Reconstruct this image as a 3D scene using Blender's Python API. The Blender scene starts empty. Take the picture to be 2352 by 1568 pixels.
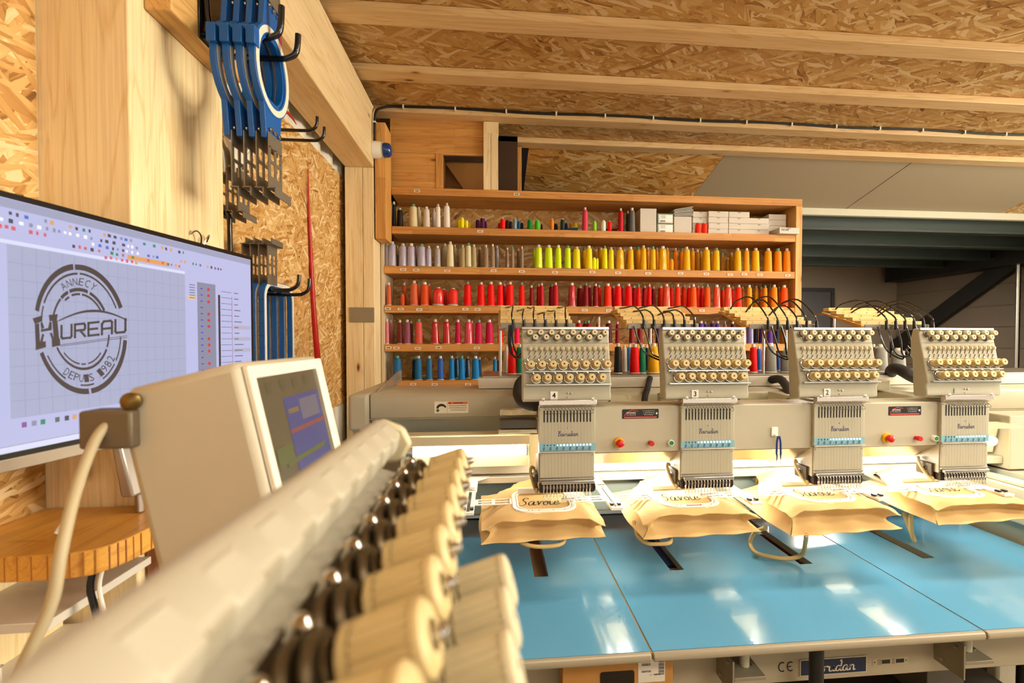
import bpy, bmesh, math, random
from mathutils import Vector, Matrix, Quaternion
random.seed(7)
S = bpy.context.scene
C = S.collection
# ------------------------------------------------------------------ camera
F, CX, CY, CZ = 1100.0, 1236.0, 803.0, 1.5          # focal length / principal point in pixels of the 2352x1568 frame
PIT = math.radians(1.2)
YAW = math.atan(106 * math.cos(PIT) / F)
cd = bpy.data.cameras.new('camera'); cam = bpy.data.objects.new('camera', cd); C.objects.link(cam); S.camera = cam
cam.location = (0, 0, CZ)
cam.rotation_euler = (math.radians(90) - PIT, 0, -YAW)
cd.sensor_fit = 'HORIZONTAL'; cd.sensor_width = 36; cd.lens = F / 2352 * 36
cd.shift_x = (1176 - CX) / 2352; cd.shift_y = (CY - 784) / 2352
cd.clip_start = 0.02; cd.clip_end = 60
cd.dof.use_dof = True; cd.dof.focus_distance = 1.75; cd.dof.aperture_fstop = 5.6
# ------------------------------------------------------------------ light
W = bpy.data.worlds.new('hall'); S.world = W; W.use_nodes = True
bg = W.node_tree.nodes['Background']; bg.inputs[0].default_value = (1.0, 0.90, 0.74, 1); bg.inputs[1].default_value = 0.70
def area(name, loc, size, energy, col, rot=(0, 0, 0), sy=None):
    l = bpy.data.lights.new(name, 'AREA'); l.energy = energy; l.color = col; l.size = size
    if sy: l.shape = 'RECTANGLE'; l.size_y = sy
    o = bpy.data.objects.new(name, l); C.objects.link(o); o.location = loc; o.rotation_euler = rot
    return o
WARM = (1.0, 0.89, 0.72)
area('assumed_overhead_light_aisle', (1.5, -0.9, 2.66), 1.3, 34, WARM, (0, 0, 0), 0.5)  # assumed overhead light out of view; no lamp fixture is built
area('shelf_fill_light', (1.7, 1.15, 2.68), 1.3, 16, WARM, (0, 0, 0), 0.3)  # added unseen light that brightens the thread shelves
area('assumed_overhead_light_right', (2.9, 0.1, 2.66), 1.3, 36, WARM, (0, 0, 0), 0.5)  # second assumed light, high on the right and unseen, also without a fixture
area('hall_fill_light', (3.2, 5.0, 2.40), .8, 85, WARM)  # fill without a fixture, added to lift the dark hall
area('side_fill_light', (5.7, 0.6, 1.75), 1.7, 170, (1.0, 0.92, 0.74), (0, math.radians(90), 0), 2.4)  # unseen sheet of light added from the right to brighten the left wall
cy = S.cycles; cy.max_bounces = 5; cy.diffuse_bounces = 3; cy.glossy_bounces = 3; cy.transmission_bounces = 3; cy.caustics_reflective = False; cy.caustics_refractive = False
cy.use_adaptive_sampling = True; cy.adaptive_threshold = .08; cy.adaptive_min_samples = 12; cy.use_light_tree = False; cy.sample_clamp_indirect = 6.
vs = S.view_settings
vs.view_transform = 'Standard'; vs.look = 'None'; vs.gamma = 1.0; vs.use_curve_mapping = False; vs.exposure = 0.82
# ------------------------------------------------------------------ sight lines (photo measurements -> metres)
def ray(px, py):
    r = (px - CX) / F; u = -(py - CY) / F
    fh = math.cos(PIT) + u * math.sin(PIT); z = -math.sin(PIT) + u * math.cos(PIT)
    return (r * math.cos(YAW) + fh * math.sin(YAW), -r * math.sin(YAW) + fh * math.cos(YAW), z)
def atY(px, py, Y):
    d = ray(px, py); t = Y / d[1]; return Vector((d[0] * t, Y, CZ + d[2] * t))
def atX(px, py, X):
    d = ray(px, py); t = X / d[0]; return Vector((X, d[1] * t, CZ + d[2] * t))
def atZ(px, py, Z):
    d = ray(px, py); t = (Z - CZ) / d[2]; return Vector((d[0] * t, d[1] * t, Z))
# ------------------------------------------------------------------ colour / materials
def lin(c):
    if isinstance(c, str):
        c = [int(c[i:i + 2], 16) / 255 for i in (0, 2, 4)]
    return tuple((x / 12.92 if x <= .04045 else ((x + .055) / 1.055) ** 2.4) for x in c) + (1,)
MATS = {}
def new_mat(name):
    m = bpy.data.materials.new(name); m.use_nodes = True
    nt = m.node_tree; b = nt.nodes['Principled BSDF']
    return m, nt, b
def N(nt, t, **kw):
    n = nt.nodes.new(t)
    for k, v in kw.items():
        if k.startswith('i_'):
            n.inputs[int(k[2:]) if k[2:].isdigit() else k[2:].replace('_', ' ')].default_value = v
        else: setattr(n, k, v)
    return n
def L(nt, a, b): nt.links.new(a, b)
def plain(name, col, rough=.5, metal=0., coat=0., noise=.0, nscale=60., bump=0., trans=0., spec=.5, alpha=1.):
    if name in MATS: return MATS[name]
    m, nt, b = new_mat(name)
    c = lin(col)
    b.inputs['Base Color'].default_value = c; b.inputs['Roughness'].default_value = rough; b.inputs['Metallic'].default_value = metal
    b.inputs['Coat Weight'].default_value = coat; b.inputs['Specular IOR Level'].default_value = spec
    if trans: b.inputs['Transmission Weight'].default_value = trans
    if noise or bump:
        tc = N(nt, 'ShaderNodeTexCoord'); nz = N(nt, 'ShaderNodeTexNoise'); nz.inputs['Scale'].default_value = nscale; nz.inputs['Detail'].default_value = 5
        L(nt, tc.outputs['Object'], nz.inputs['Vector'])
        if noise:
            mx = N(nt, 'ShaderNodeMix', data_type='RGBA')
            mx.inputs[6].default_value = tuple(x * (1 - noise) for x in c[:3]) + (1,); mx.inputs[7].default_value = tuple(min(1, x * (1 + noise)) for x in c[:3]) + (1,)
            L(nt, nz.outputs['Fac'], mx.inputs[0]); L(nt, mx.outputs[2], b.inputs['Base Color'])
        if bump:
            bp = N(nt, 'ShaderNodeBump'); bp.inputs['Strength'].default_value = bump; bp.inputs['Distance'].default_value = .002
            L(nt, nz.outputs['Fac'], bp.inputs['Height']); L(nt, bp.outputs[0], b.inputs['Normal'])
    MATS[name] = m; return m
def glow(name, col, strength, base='202020'):
    if name in MATS: return MATS[name]
    m, nt, b = new_mat(name)
    b.inputs['Base Color'].default_value = lin(base); b.inputs['Roughness'].default_value = .3
    b.inputs['Emission Color'].default_value = lin(col); b.inputs['Emission Strength'].default_value = strength
    m.cycles.emission_sampling = 'NONE' if strength < 2 else 'FRONT'
    MATS[name] = m; return m
def grain_coords(nt, axis, sc):
    """object coordinates with the grain axis turned to x and stretched along it"""
    tc = N(nt, 'ShaderNodeTexCoord'); sep = N(nt, 'ShaderNodeSeparateXYZ'); L(nt, tc.outputs['Object'], sep.inputs[0])
    order = {'x': (0, 1, 2), 'y': (1, 0, 2), 'z': (2, 0, 1)}[axis]
    cb = N(nt, 'ShaderNodeCombineXYZ')
    for i, o in enumerate(order): L(nt, sep.outputs[o], cb.inputs[i])
    oi = N(nt, 'ShaderNodeObjectInfo'); ad = N(nt, 'ShaderNodeVectorMath', operation='ADD')
    sc2 = N(nt, 'ShaderNodeVectorMath', operation='SCALE'); sc2.inputs[3].default_value = 7.0
    cc = N(nt, 'ShaderNodeCombineXYZ')
    for i in range(3): L(nt, oi.outputs['Random'], cc.inputs[i])
    L(nt, cc.outputs[0], sc2.inputs[0]); L(nt, cb.outputs[0], ad.inputs[0]); L(nt, sc2.outputs[0], ad.inputs[1])
    return ad.outputs[0]
def mapping(nt, vec, scale, rot=(0, 0, 0), loc=(0, 0, 0)):
    mp = N(nt, 'ShaderNodeMapping'); mp.inputs['Scale'].default_value = scale; mp.inputs['Rotation'].default_value = rot; mp.inputs['Location'].default_value = loc
    L(nt, vec, mp.inputs[0]); return mp.outputs[0]
def ramp(nt, fac, stops):
    r = N(nt, 'ShaderNodeValToRGB'); e = r.color_ramp.elements
    while len(e) < len(stops): e.new(.5)
    for i, (p, c) in enumerate(stops): e[i].position = p; e[i].color = lin(c) if not isinstance(c, tuple) else c
    L(nt, fac, r.inputs[0]); return r.outputs[0]
def mixc(nt, fac, a, b, mode='MIX'):
    mx = N(nt, 'ShaderNodeMix', data_type='RGBA', blend_type=mode)
    for s, v in ((0, fac), (6, a), (7, b)):
        if isinstance(v, (int, float, tuple)): mx.inputs[s].default_value = v
        else: L(nt, v, mx.inputs[s])
    return mx.outputs[2]
def wood(name, light, dark, axis='x', knots=True, rough=.55, blocks=None, ring=14.):
    """solid softwood; blocks=(length, width) makes finger-jointed glued lamellae of differing tone"""
    if name in MATS: return MATS[name]
    m, nt, b = new_mat(name)
    v = grain_coords(nt, axis, 1)
    nz = N(nt, 'ShaderNodeTexNoise'); nz.inputs['Scale'].default_value = 1.; nz.inputs['Detail'].default_value = 4; nz.inputs['Distortion'].default_value = .6
    L(nt, mapping(nt, v, (.9, ring, ring)), nz.inputs['Vector'])
    fine = N(nt, 'ShaderNodeTexNoise'); fine.inputs['Scale'].default_value = 1.; fine.inputs['Detail'].default_value = 6
    L(nt, mapping(nt, v, (5, 260, 260)), fine.inputs['Vector'])
    rings = N(nt, 'ShaderNodeMath', operation='MULTIPLY'); rings.inputs[1].default_value = 9.; L(nt, nz.outputs['Fac'], rings.inputs[0])
    fr = N(nt, 'ShaderNodeMath', operation='PINGPONG'); fr.inputs[1].default_value = .5; L(nt, rings.outputs[0], fr.inputs[0])
    c = ramp(nt, fr.outputs[0], [(.0, dark), (.18, light), (.5, light)])
    c = mixc(nt, .55, lin(light), c)
    c2 = ramp(nt, fine.outputs['Fac'], [(.3, (.90, .87, .82, 1)), (.6, (1.03, 1.02, 1.01, 1))])
    c = mixc(nt, 1., c, c2, 'MULTIPLY')
    big = N(nt, 'ShaderNodeTexNoise'); big.inputs['Scale'].default_value = 1.; L(nt, mapping(nt, v, (1.1, 9, 9), loc=(3, 1, 2)), big.inputs['Vector'])
    c = mixc(nt, .5, c, mixc(nt, 1., c, ramp(nt, big.outputs['Fac'], [(.3, (.82, .74, .62, 1)), (.65, (1.08, 1.08, 1.1, 1))]), 'MULTIPLY'))
    if blocks:
        br = N(nt, 'ShaderNodeTexBrick'); br.inputs['Scale'].default_value = 1.
        br.inputs['Color1'].default_value = (.86, .76, .62, 1); br.inputs['Color2'].default_value = (1.12, 1.12, 1.10, 1); br.inputs['Mortar'].default_value = (.62, .5, .38, 1)
        br.inputs['Mortar Size'].default_value = .0006; br.inputs['Brick Width'].default_value = blocks[0]; br.inputs['Row Height'].default_value = blocks[1]; br.offset = .37
        sw = N(nt, 'ShaderNodeSeparateXYZ'); L(nt, v, sw.inputs[0]); cb = N(nt, 'ShaderNodeCombineXYZ')
        L(nt, sw.outputs[0], cb.inputs[0])
        ad = N(nt, 'ShaderNodeMath', operation='ADD'); L(nt, sw.outputs[1], ad.inputs[0]); L(nt, sw.outputs[2], ad.inputs[1]); L(nt, ad.outputs[0], cb.inputs[1])
        L(nt, cb.outputs[0], br.inputs['Vector'])
        c = mixc(nt, .85, c, mixc(nt, 1., c, br.outputs['Color'], 'MULTIPLY'))
    if knots:
        vo = N(nt, 'ShaderNodeTexVoronoi'); vo.inputs['Scale'].default_value = 1.; L(nt, mapping(nt, v, (3.2, 9, 9), loc=(.3, .2, .6)), vo.inputs['Vector'])
        kn = ramp(nt, vo.outputs['Distance'], [(.03, (1, 1, 1, 1)), (.10, (.0, .0, .0, 1))])
        hal = ramp(nt, vo.outputs['Distance'], [(.08, (1, 1, 1, 1)), (.25, (0, 0, 0, 1))])
        sp = N(nt, 'ShaderNodeSeparateColor'); L(nt, vo.outputs['Color'], sp.inputs[0])
        th = N(nt, 'ShaderNodeMath', operation='GREATER_THAN'); th.inputs[1].default_value = .48; L(nt, sp.outputs[0], th.inputs[0])
        k1 = N(nt, 'ShaderNodeMath', operation='MULTIPLY'); L(nt, kn, k1.inputs[0]); L(nt, th.outputs[0], k1.inputs[1])
        k2 = N(nt, 'ShaderNodeMath', operation='MULTIPLY'); L(nt, hal, k2.inputs[0]); L(nt, th.outputs[0], k2.inputs[1])
        k3 = N(nt, 'ShaderNodeMath', operation='MULTIPLY'); k3.inputs[1].default_value = .45; L(nt, k2.outputs[0], k3.inputs[0])
        c = mixc(nt, k3.outputs[0], c, lin(dark)); c = mixc(nt, k1.outputs[0], c, lin('5d3518'))
    L(nt, c, b.inputs['Base Color']); b.inputs['Roughness'].default_value = rough
    bp = N(nt, 'ShaderNodeBump'); bp.inputs['Strength'].default_value = .15; bp.inputs['Distance'].default_value = .001
    L(nt, fine.outputs['Fac'], bp.inputs['Height']); L(nt, bp.outputs[0], b.inputs['Normal'])
    MATS[name] = m; return m
def osb(name, plane, tone=1.0, sat=1.0, size=1.0):
    """oriented strand board: layers of long flakes lying in different directions"""
    if name in MATS: return MATS[name]
    m, nt, b = new_mat(name)
    tc = N(nt, 'ShaderNodeTexCoord'); sep = N(nt, 'ShaderNodeSeparateXYZ'); L(nt, tc.outputs['Object'], sep.inputs[0])
    u, w = {'xy': (0, 1), 'yz': (1, 2), 'xz': (0, 2)}[plane]
    cb = N(nt, 'ShaderNodeCombineXYZ'); L(nt, sep.outputs[u], cb.inputs[0]); L(nt, sep.outputs[w], cb.inputs[1])
    dn = N(nt, 'ShaderNodeTexNoise'); dn.inputs['Scale'].default_value = 9.; L(nt, cb.outputs[0], dn.inputs['Vector'])
    dm = N(nt, 'ShaderNodeVectorMath', operation='SCALE'); dm.inputs[3].default_value = .035; L(nt, dn.outputs['Color'], dm.inputs[0])
    da = N(nt, 'ShaderNodeVectorMath', operation='ADD'); L(nt, cb.outputs[0], da.inputs[0]); L(nt, dm.outputs[0], da.inputs[1])
    base = None; hgt = None
    layers = [(.2, 12, 50, 0), (1.15, 11, 60, .50), (-.75, 12, 55, .55), (2.2, 14, 75, .60), (.65, 9, 60, .64), (-.25, 15, 90, .66)]
    for k, (ang, sx, sy, thr) in enumerate(layers):
        vm = mapping(nt, da.outputs[0], (1, 1, 1), (0, 0, ang), (k * 1.7, k * .9, 0))
        vv = mapping(nt, vm, (sx / size, sy / size, 1))
        vo = N(nt, 'ShaderNodeTexVoronoi', voronoi_dimensions='2D'); vo.inputs['Scale'].default_value = 1.; L(nt, vv, vo.inputs['Vector'])
        sp = N(nt, 'ShaderNodeSeparateColor'); L(nt, vo.outputs['Color'], sp.inputs[0])
        fn = N(nt, 'ShaderNodeTexNoise', noise_dimensions='2D'); fn.inputs['Scale'].default_value = 1.; fn.inputs['Detail'].default_value = 3
        L(nt, mapping(nt, vm, (10, 330, 1)), fn.inputs['Vector'])
        t = N(nt, 'ShaderNodeMath', operation='MULTIPLY_ADD'); L(nt, fn.outputs['Fac'], t.inputs[0]); t.inputs[1].default_value = .35; L(nt, sp.outputs[0], t.inputs[2])
        e = N(nt, 'ShaderNodeMath', operation='MULTIPLY_ADD'); L(nt, vo.outputs['Distance'], e.inputs[0]); e.inputs[1].default_value = -.22; L(nt, t.outputs[0], e.inputs[2])
        if base is None: base = e.outputs[0]
        else:
            g = N(nt, 'ShaderNodeMath', operation='GREATER_THAN'); L(nt, sp.outputs[1], g.inputs[0]); g.inputs[1].default_value = thr
            mx = N(nt, 'ShaderNodeMix', data_type='FLOAT'); L(nt, g.outputs[0], mx.inputs[0]); L(nt, base, mx.inputs[2]); L(nt, e.outputs[0], mx.inputs[3]); base = mx.outputs[0]
    def tn(h):
        c = [int(h[i:i + 2], 16) / 255 * tone for i in (0, 2, 4)]; g = sum(c) / 3
        return tuple(lin(tuple(min(1, g + (x - g) * sat) for x in c)))
    c = ramp(nt, base, [(.0, tn('7d4f1e')), (.14, tn('b27c3a')), (.42, tn('c8954e')), (.85, tn('d8ad68')), (1.0, tn('e6c690'))])
    L(nt, c, b.inputs['Base Color']); b.inputs['Roughness'].default_value = .5
    bp = N(nt, 'ShaderNodeBump'); bp.inputs['Strength'].default_value = .3; bp.inputs['Distance'].default_value = .002
    L(nt, base, bp.inputs['Height']); L(nt, bp.outputs[0], b.inputs['Normal'])
    MATS[name] = m; return m
# ------------------------------------------------------------------ mesh helpers
ORG = {}
class MB:
    def __init__(s): s.v = []; s.f = []; s.m = []
    def add(s, vs, fs, mi=0):
        o = len(s.v); s.v += [tuple(x) for x in vs]; s.f += [tuple(i + o for i in f) for f in fs]; s.m += [mi] * len(fs); return s
    def box(s, x0, x1, y0, y1, z0, z1, mi=0):
        v = [(x, y, z) for z in (z0, z1) for y in (y0, y1) for x in (x0, x1)]
        return s.add(v, [(0, 2, 3, 1), (4, 5, 7, 6), (0, 1, 5, 4), (2, 6, 7, 3), (0, 4, 6, 2), (1, 3, 7, 5)], mi)
    def hexa(s, lo, hi, mi=0):
        """lo, hi: four corners each, same order"""
        return s.add(list(lo) + list(hi), [(0, 3, 2, 1), (4, 5, 6, 7), (0, 1, 5, 4), (1, 2, 6, 5), (2, 3, 7, 6), (3, 0, 4, 7)], mi)
    def lathe(s, prof, o=(0, 0, 0), d=(0, 0, 1), n=16, mi=0, cap=True):
        o = Vector(o); q = Vector(d).normalized().to_track_quat('Z', 'Y'); vs = []; fs = []
        for r, h in prof:
            for k in range(n):
                a = 2 * math.pi * k / n; vs.append(o + q @ Vector((r * math.cos(a), r * math.sin(a), h)))
        for j in range(len(prof) - 1):
            for k in range(n):
                k2 = (k + 1) % n; fs.append((j * n + k, j * n + k2, (j + 1) * n + k2, (j + 1) * n + k))
        if cap:
            fs.append(tuple(reversed(range(n)))); fs.append(tuple(range((len(prof) - 1) * n, len(prof) * n)))
        return s.add(vs, fs, mi)
    def cyl(s, p, q, r, r2=None, n=14, mi=0):
        p = Vector(p); q = Vector(q); h = (q - p).length
        return s.lathe([(r, 0), (r if r2 is None else r2, h)], p, q - p, n, mi)
    def tube(s, pts, r, n=8, mi=0, smooth=0, rr=None):
        pts = [Vector(p) for p in pts]
        if smooth: pts = crom(pts, smooth)
        vs = []; fs = []; up = Vector((.123, .456, .881)); prev = None
        for i, p in enumerate(pts):
            t = (pts[min(i + 1, len(pts) - 1)] - pts[max(i - 1, 0)]).normalized()
            if prev is None: a = t.cross(up).normalized()
            else:
                a = prev - t * prev.dot(t); a.normalize()
            prev = a; bb = t.cross(a); rad = r if rr is None else r + (rr - r) * i / (len(pts) - 1)
            for k in range(n):
                g = 2 * math.pi * k / n; vs.append(p + (a * math.cos(g) + bb * math.sin(g)) * rad)
        for j in range(len(pts) - 1):
            for k in range(n):
                k2 = (k + 1) % n; fs.append((j * n + k, j * n + k2, (j + 1) * n + k2, (j + 1) * n + k))
        fs.append(tuple(reversed(range(n)))); fs.append(tuple(range((len(pts) - 1) * n, len(pts) * n)))
        return s.add(vs, fs, mi)
    def prism(s, poly, axis, a, b, mi=0):
        """polygon in the two other axes (in xyz order), run along axis from a to b"""
        def P(p, t): return {'x': (t, p[0], p[1]), 'y': (p[0], t, p[1]), 'z': (p[0], p[1], t)}[axis]
        n = len(poly); vs = [P(p, a) for p in poly] + [P(p, b) for p in poly]
        fs = [tuple(range(n)), tuple(range(2 * n - 1, n - 1, -1))] + [(i, i + n, (i + 1) % n + n, (i + 1) % n) for i in range(n)]
        return s.add(vs, fs, mi)
    def frame(s, outer, inner, axis, a, b, mi=0):
        """closed band between two polygons of equal count, extruded along axis"""
        def P(p, t): return {'x': (t, p[0], p[1]), 'y': (p[0], t, p[1]), 'z': (p[0], p[1], t)}[axis]
        n = len(outer); vs = [P(p, a) for p in outer] + [P(p, a) for p in inner] + [P(p, b) for p in outer] + [P(p, b) for p in inner]; fs = []
        for i in range(n):
            j = (i + 1) % n
            fs += [(i, j, n + j, n + i), (2 * n + i, 3 * n + i, 3 * n + j, 2 * n + j), (i, 2 * n + i, 2 * n + j, j), (n + i, n + j, 3 * n + j, 3 * n + i)]
        return s.add(vs, fs, mi)
    def xf(s, M):
        s.v = [tuple(M @ Vector(p)) for p in s.v]; return s
    def mesh(s, name, mats, off=Vector((0, 0, 0)), smooth=True, ang=40):
        me = bpy.data.meshes.new(name); me.from_pydata([tuple(Vector(p) - off) for p in s.v], [], s.f)
        for m in (mats if isinstance(mats, (list, tuple)) else [mats]): me.materials.append(m)
        me.polygons.foreach_set('material_index', s.m)
        bm = bmesh.new(); bm.from_mesh(me); bmesh.ops.recalc_face_normals(bm, faces=bm.faces); bm.to_mesh(me); bm.free()
        if smooth:
            me.polygons.foreach_set('use_smooth', [True] * len(me.polygons)); me.set_sharp_from_angle(angle=math.radians(ang))
        return me
def crom(p, k):
    out = []; n = len(p)
    for i in range(n - 1):
        a, b, c, d = p[max(i - 1, 0)], p[i], p[i + 1], p[min(i + 2, n - 1)]
        for j in range(k):
            t = j / k
            out.append(.5 * ((2 * b) + (c - a) * t + (2 * a - 5 * b + 4 * c - d) * t * t + (-a + 3 * b - 3 * c + d) * t ** 3))
    return out + [p[-1]]
def rrect(x0, x1, y0, y1, r, k=5):
    out = []
    for cx, cy, a0 in ((x1 - r, y1 - r, 0), (x0 + r, y1 - r, 90), (x0 + r, y0 + r, 180), (x1 - r, y0 + r, 270)):
        for i in range(k + 1):
            a = math.radians(a0 + 90 * i / k); out.append((cx + r * math.cos(a), cy + r * math.sin(a)))
    return out
def thing(name, label, cat, loc=(0, 0, 0), group=None, kind=None):
    o = bpy.data.objects.new(name, None); C.objects.link(o); o.location = loc; o.empty_display_size = .02
    o['label'] = label; o['category'] = cat
    if group: o['group'] = group
    if kind: o['kind'] = kind
    ORG[o.name] = Vector(loc); return o
def obj(name, mb, mats, parent=None, bevel=0., label=None, kind=None, smooth=True, ang=40, sub=0):
    off = ORG[parent.name] if parent else Vector((0, 0, 0))
    me = mb.mesh(name, mats, off, smooth, ang) if isinstance(mb, MB) else mb
    o = bpy.data.objects.new(name, me); C.objects.link(o); o.parent = parent; ORG[o.name] = off.copy()
    if bevel:
        bv = o.modifiers.new('b', 'BEVEL'); bv.width = bevel; bv.segments = 2; bv.limit_method = 'ANGLE'; bv.angle_limit = math.radians(40)
    if sub:
        sm = o.modifiers.new('s', 'SUBSURF'); sm.levels = sub; sm.render_levels = sub
    if label: o['label'] = label
    if kind: o['kind'] = kind
    return o
def inst(name, me, parent, loc, rot=None, scale=None):
    """shared mesh placed at a world point under parent"""
    o = bpy.data.objects.new(name, me); C.objects.link(o); o.parent = parent
    off = ORG[parent.name] if parent else Vector((0, 0, 0))
    o.location = Vector(loc) - off; ORG[o.name] = Vector(loc)
    if rot is not None: o.rotation_mode = 'QUATERNION'; o.rotation_quaternion = rot
    if scale: o.scale = scale
    return o
def sub_inst(name, me, parent, loc=(0, 0, 0)):
    o = bpy.data.objects.new(name, me); C.objects.link(o); o.parent = parent; o.location = loc; return o
def tag(o, label, cat, group=None, kind=None):
    o['label'] = label; o['category'] = cat
    if group: o['group'] = group
    if kind: o['kind'] = kind
    return o
def struct(o): o['kind'] = 'structure'; return o
def whole(name, mb, mats, label, cat, group=None, bevel=0., **kw):
    """a thing that is one mesh, origin at its base"""
    xs, ys, zs = zip(*mb.v); base = Vector(((min(xs) + max(xs)) / 2, (min(ys) + max(ys)) / 2, min(zs)))
    me = mb.mesh(name, mats, base); o = bpy.data.objects.new(name, me); C.objects.link(o); o.location = base; ORG[o.name] = base
    if bevel:
        bv = o.modifiers.new('b', 'BEVEL'); bv.width = bevel; bv.segments = 2; bv.limit_method = 'ANGLE'; bv.angle_limit = math.radians(40)
    return tag(o, label, cat, group, **kw)
# --- flat print: text and pen strokes laid on a surface (origin, right vector, up vector, normal lift)
def text_polys(s, bold=False, shear=0., space=1.):
    cu = bpy.data.curves.new('t', 'FONT'); cu.body = s; cu.size = 1; cu.align_x = 'CENTER'; cu.align_y = 'CENTER'; cu.shear = shear; cu.resolution_u = 2; cu.space_character = space
    if bold: cu.offset = .018
    o = bpy.data.objects.new('t', cu); C.objects.link(o)
    me = o.to_mesh(); vs = [tuple(v.co) for v in me.vertices]; fs = [tuple(p.vertices) for p in me.polygons]
    o.to_mesh_clear(); bpy.data.objects.remove(o); bpy.data.curves.remove(cu); return vs, fs
def put_text(mb, s, o, r, u, h, width=None, lift=.0004, mi=0, bold=False, shear=0., fn=None):
    vs, fs = text_polys(s, bold, shear)
    if not vs: return
    r = Vector(r).normalized(); u = Vector(u).normalized(); n = r.cross(u)
    xs = [v[0] for v in vs]; ys = [v[1] for v in vs]; cx = (min(xs) + max(xs)) / 2; cy = (min(ys) + max(ys)) / 2
    sy = h / (max(ys) - min(ys)); sx = sy if width is None else width / (max(xs) - min(xs))
    if fn: mb.add([fn((v[0] - cx) * sx, (v[1] - cy) * sy) for v in vs], fs, mi)
    else: mb.add([Vector(o) + r * ((v[0] - cx) * sx) + u * ((v[1] - cy) * sy) + n * lift for v in vs], fs, mi)
PEN = {
 'B': (.62, [[(.1, 0), (.13, .5), (.12, .98)], [(-.08, .85), (.1, 1.02), (.35, 1.02), (.42, .8), (.15, .56), (.42, .5), (.5, .22), (.3, 0), (.02, .06)]]),
 'a': (.62, [[(.42, .46), (.2, .54), (.02, .3), (.08, .03), (.26, .04), (.42, .44), (.4, .14), (.48, 0), (.62, .1)]]),
 'r': (.52, [[(.02, .5), (.12, .48), (.08, .2), (.06, 0)], [(.09, .3), (.2, .48), (.36, .52), (.40, .38)]]),
 'u': (.62, [[(.02, .5), (.03, .14), (.16, 0), (.36, .16), (.4, .5), (.39, .12), (.48, 0), (.6, .1)]]),
 'd': (.62, [[(.4, .42), (.18, .52), (.01, .26), (.1, .01), (.3, .08), (.42, .42), (.44, .8), (.38, 1.05), (.28, .92)], [(.42, .42), (.41, .12), (.5, 0), (.62, .1)]]),
 'n': (.55, [[(0, .45), (.07, .5), (.06, 0)], [(.06, .26), (.2, .52), (.36, .42), (.37, .1), (.46, 0), (.55, .1)]]),
 'S': (.66, [[(.6, .86), (.44, 1.02), (.22, .92), (.2, .68), (.4, .46), (.46, .2), (.26, -.02), (-.02, .02), (-.16, .2), (-.02, .3)]]),
 'v': (.5, [[(-.02, .42), (.1, .5), (.16, .02), (.34, .48), (.5, .42)]]),
 'o': (.5, [[(.2, .5), (.01, .3), (.1, .01), (.3, .06), (.34, .34), (.18, .5), (.5, .4)]]),
 'i': (.32, [[(0, .5), (.02, .12), (.12, 0), (.32, .14)], [(.06, .74), (.1, .78)]]),
 'e': (.44, [[(0, .22), (.28, .32), (.26, .5), (.1, .48), (0, .2), (.12, 0), (.44, .16)]]),
}
def put_pen(mb, word, o, r, u, h, pen=.07, slant=.25, lift=.0004, mi=0, stretch=1.):
    r = Vector(r).normalized(); u = Vector(u).normalized(); n = r.cross(u); x = 0; tot = sum(PEN[c][0] for c in word)
    for ch in word:
        adv, strokes = PEN[ch]
        for st in strokes:
            p = crom([Vector((a + x, b, 0)) for a, b in st], 5)
            vs = []
            for i, q in enumerate(p):
                t = (p[min(i + 1, len(p) - 1)] - p[max(i - 1, 0)]).normalized(); a = Vector((-t.y, t.x, 0)); wd = pen * (.55 + .7 * abs(t.y))
                for sgn in (-1, 1):
                    w = q + a * wd * .5 * sgn
                    vs.append(Vector(o) + r * ((w.x - tot / 2 + w.y * slant) * h * stretch) + u * (w.y - .35) * h + n * lift)
            mb.add(vs, [(2 * i, 2 * i + 1, 2 * i + 3, 2 * i + 2) for i in range(len(p) - 1)], mi)
        x += adv
def quad(mb, o, r, u, w, h, lift=.0003, mi=0):
    r = Vector(r).normalized(); u = Vector(u).normalized(); n = r.cross(u); o = Vector(o) + n * lift
    mb.add([o - r * w / 2 - u * h / 2, o + r * w / 2 - u * h / 2, o + r * w / 2 + u * h / 2, o - r * w / 2 + u * h / 2], [(0, 1, 2, 3)], mi)
ORD = 'first second third fourth fifth sixth seventh eighth ninth tenth eleventh twelfth thirteenth fourteenth fifteenth sixteenth seventeenth eighteenth nineteenth twentieth twenty-first twenty-second twenty-third twenty-fourth twenty-fifth twenty-sixth twenty-seventh twenty-eighth twenty-ninth thirtieth thirty-first thirty-second thirty-third thirty-fourth thirty-fifth thirty-sixth thirty-seventh thirty-eighth thirty-ninth fortieth forty-first forty-second forty-third forty-fourth forty-fifth'.split()
RX, RY, RZ = Vector((1, 0, 0)), Vector((0, 1, 0)), Vector((0, 0, 1))
# ------------------------------------------------------------------ shared materials
M_pine = wood('pale pine', 'f6e2b4', 'e2be82', 'z')
M_piney = wood('pale pine along y', 'f2dbac', 'dcb678', 'y')
M_pinex = wood('pale pine along x', 'e2c391', 'cb9f60', 'x')
M_lam_x = wood('glued pine along x', 'd9a45c', 'bd7c36', 'x', blocks=(.34, .045))
M_lam_z = wood('glued pine along z', 'd9a45c', 'bd7c36', 'z', blocks=(.34, .045))
M_desk = wood('varnished pine along y', 'e6ab4c', 'c48434', 'y', knots=False, rough=.35)
M_osb_wall = osb('strand board wall', 'yz', 1.05, .90, .8)
M_osb_ceil = osb('strand board ceiling', 'xy', .95, .93, 1.3)
M_osb_back = osb('strand board shelf back', 'xz', .95, 1., 1.2)
M_cream = plain('cream machine plastic', 'b2ab98', .42)
M_beige = plain('beige machine enamel', 'b7b099', .38, noise=.03, nscale=30)
M_head = plain('grey beige head enamel', 'b3ae98', .42, noise=.04, nscale=40)
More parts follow.
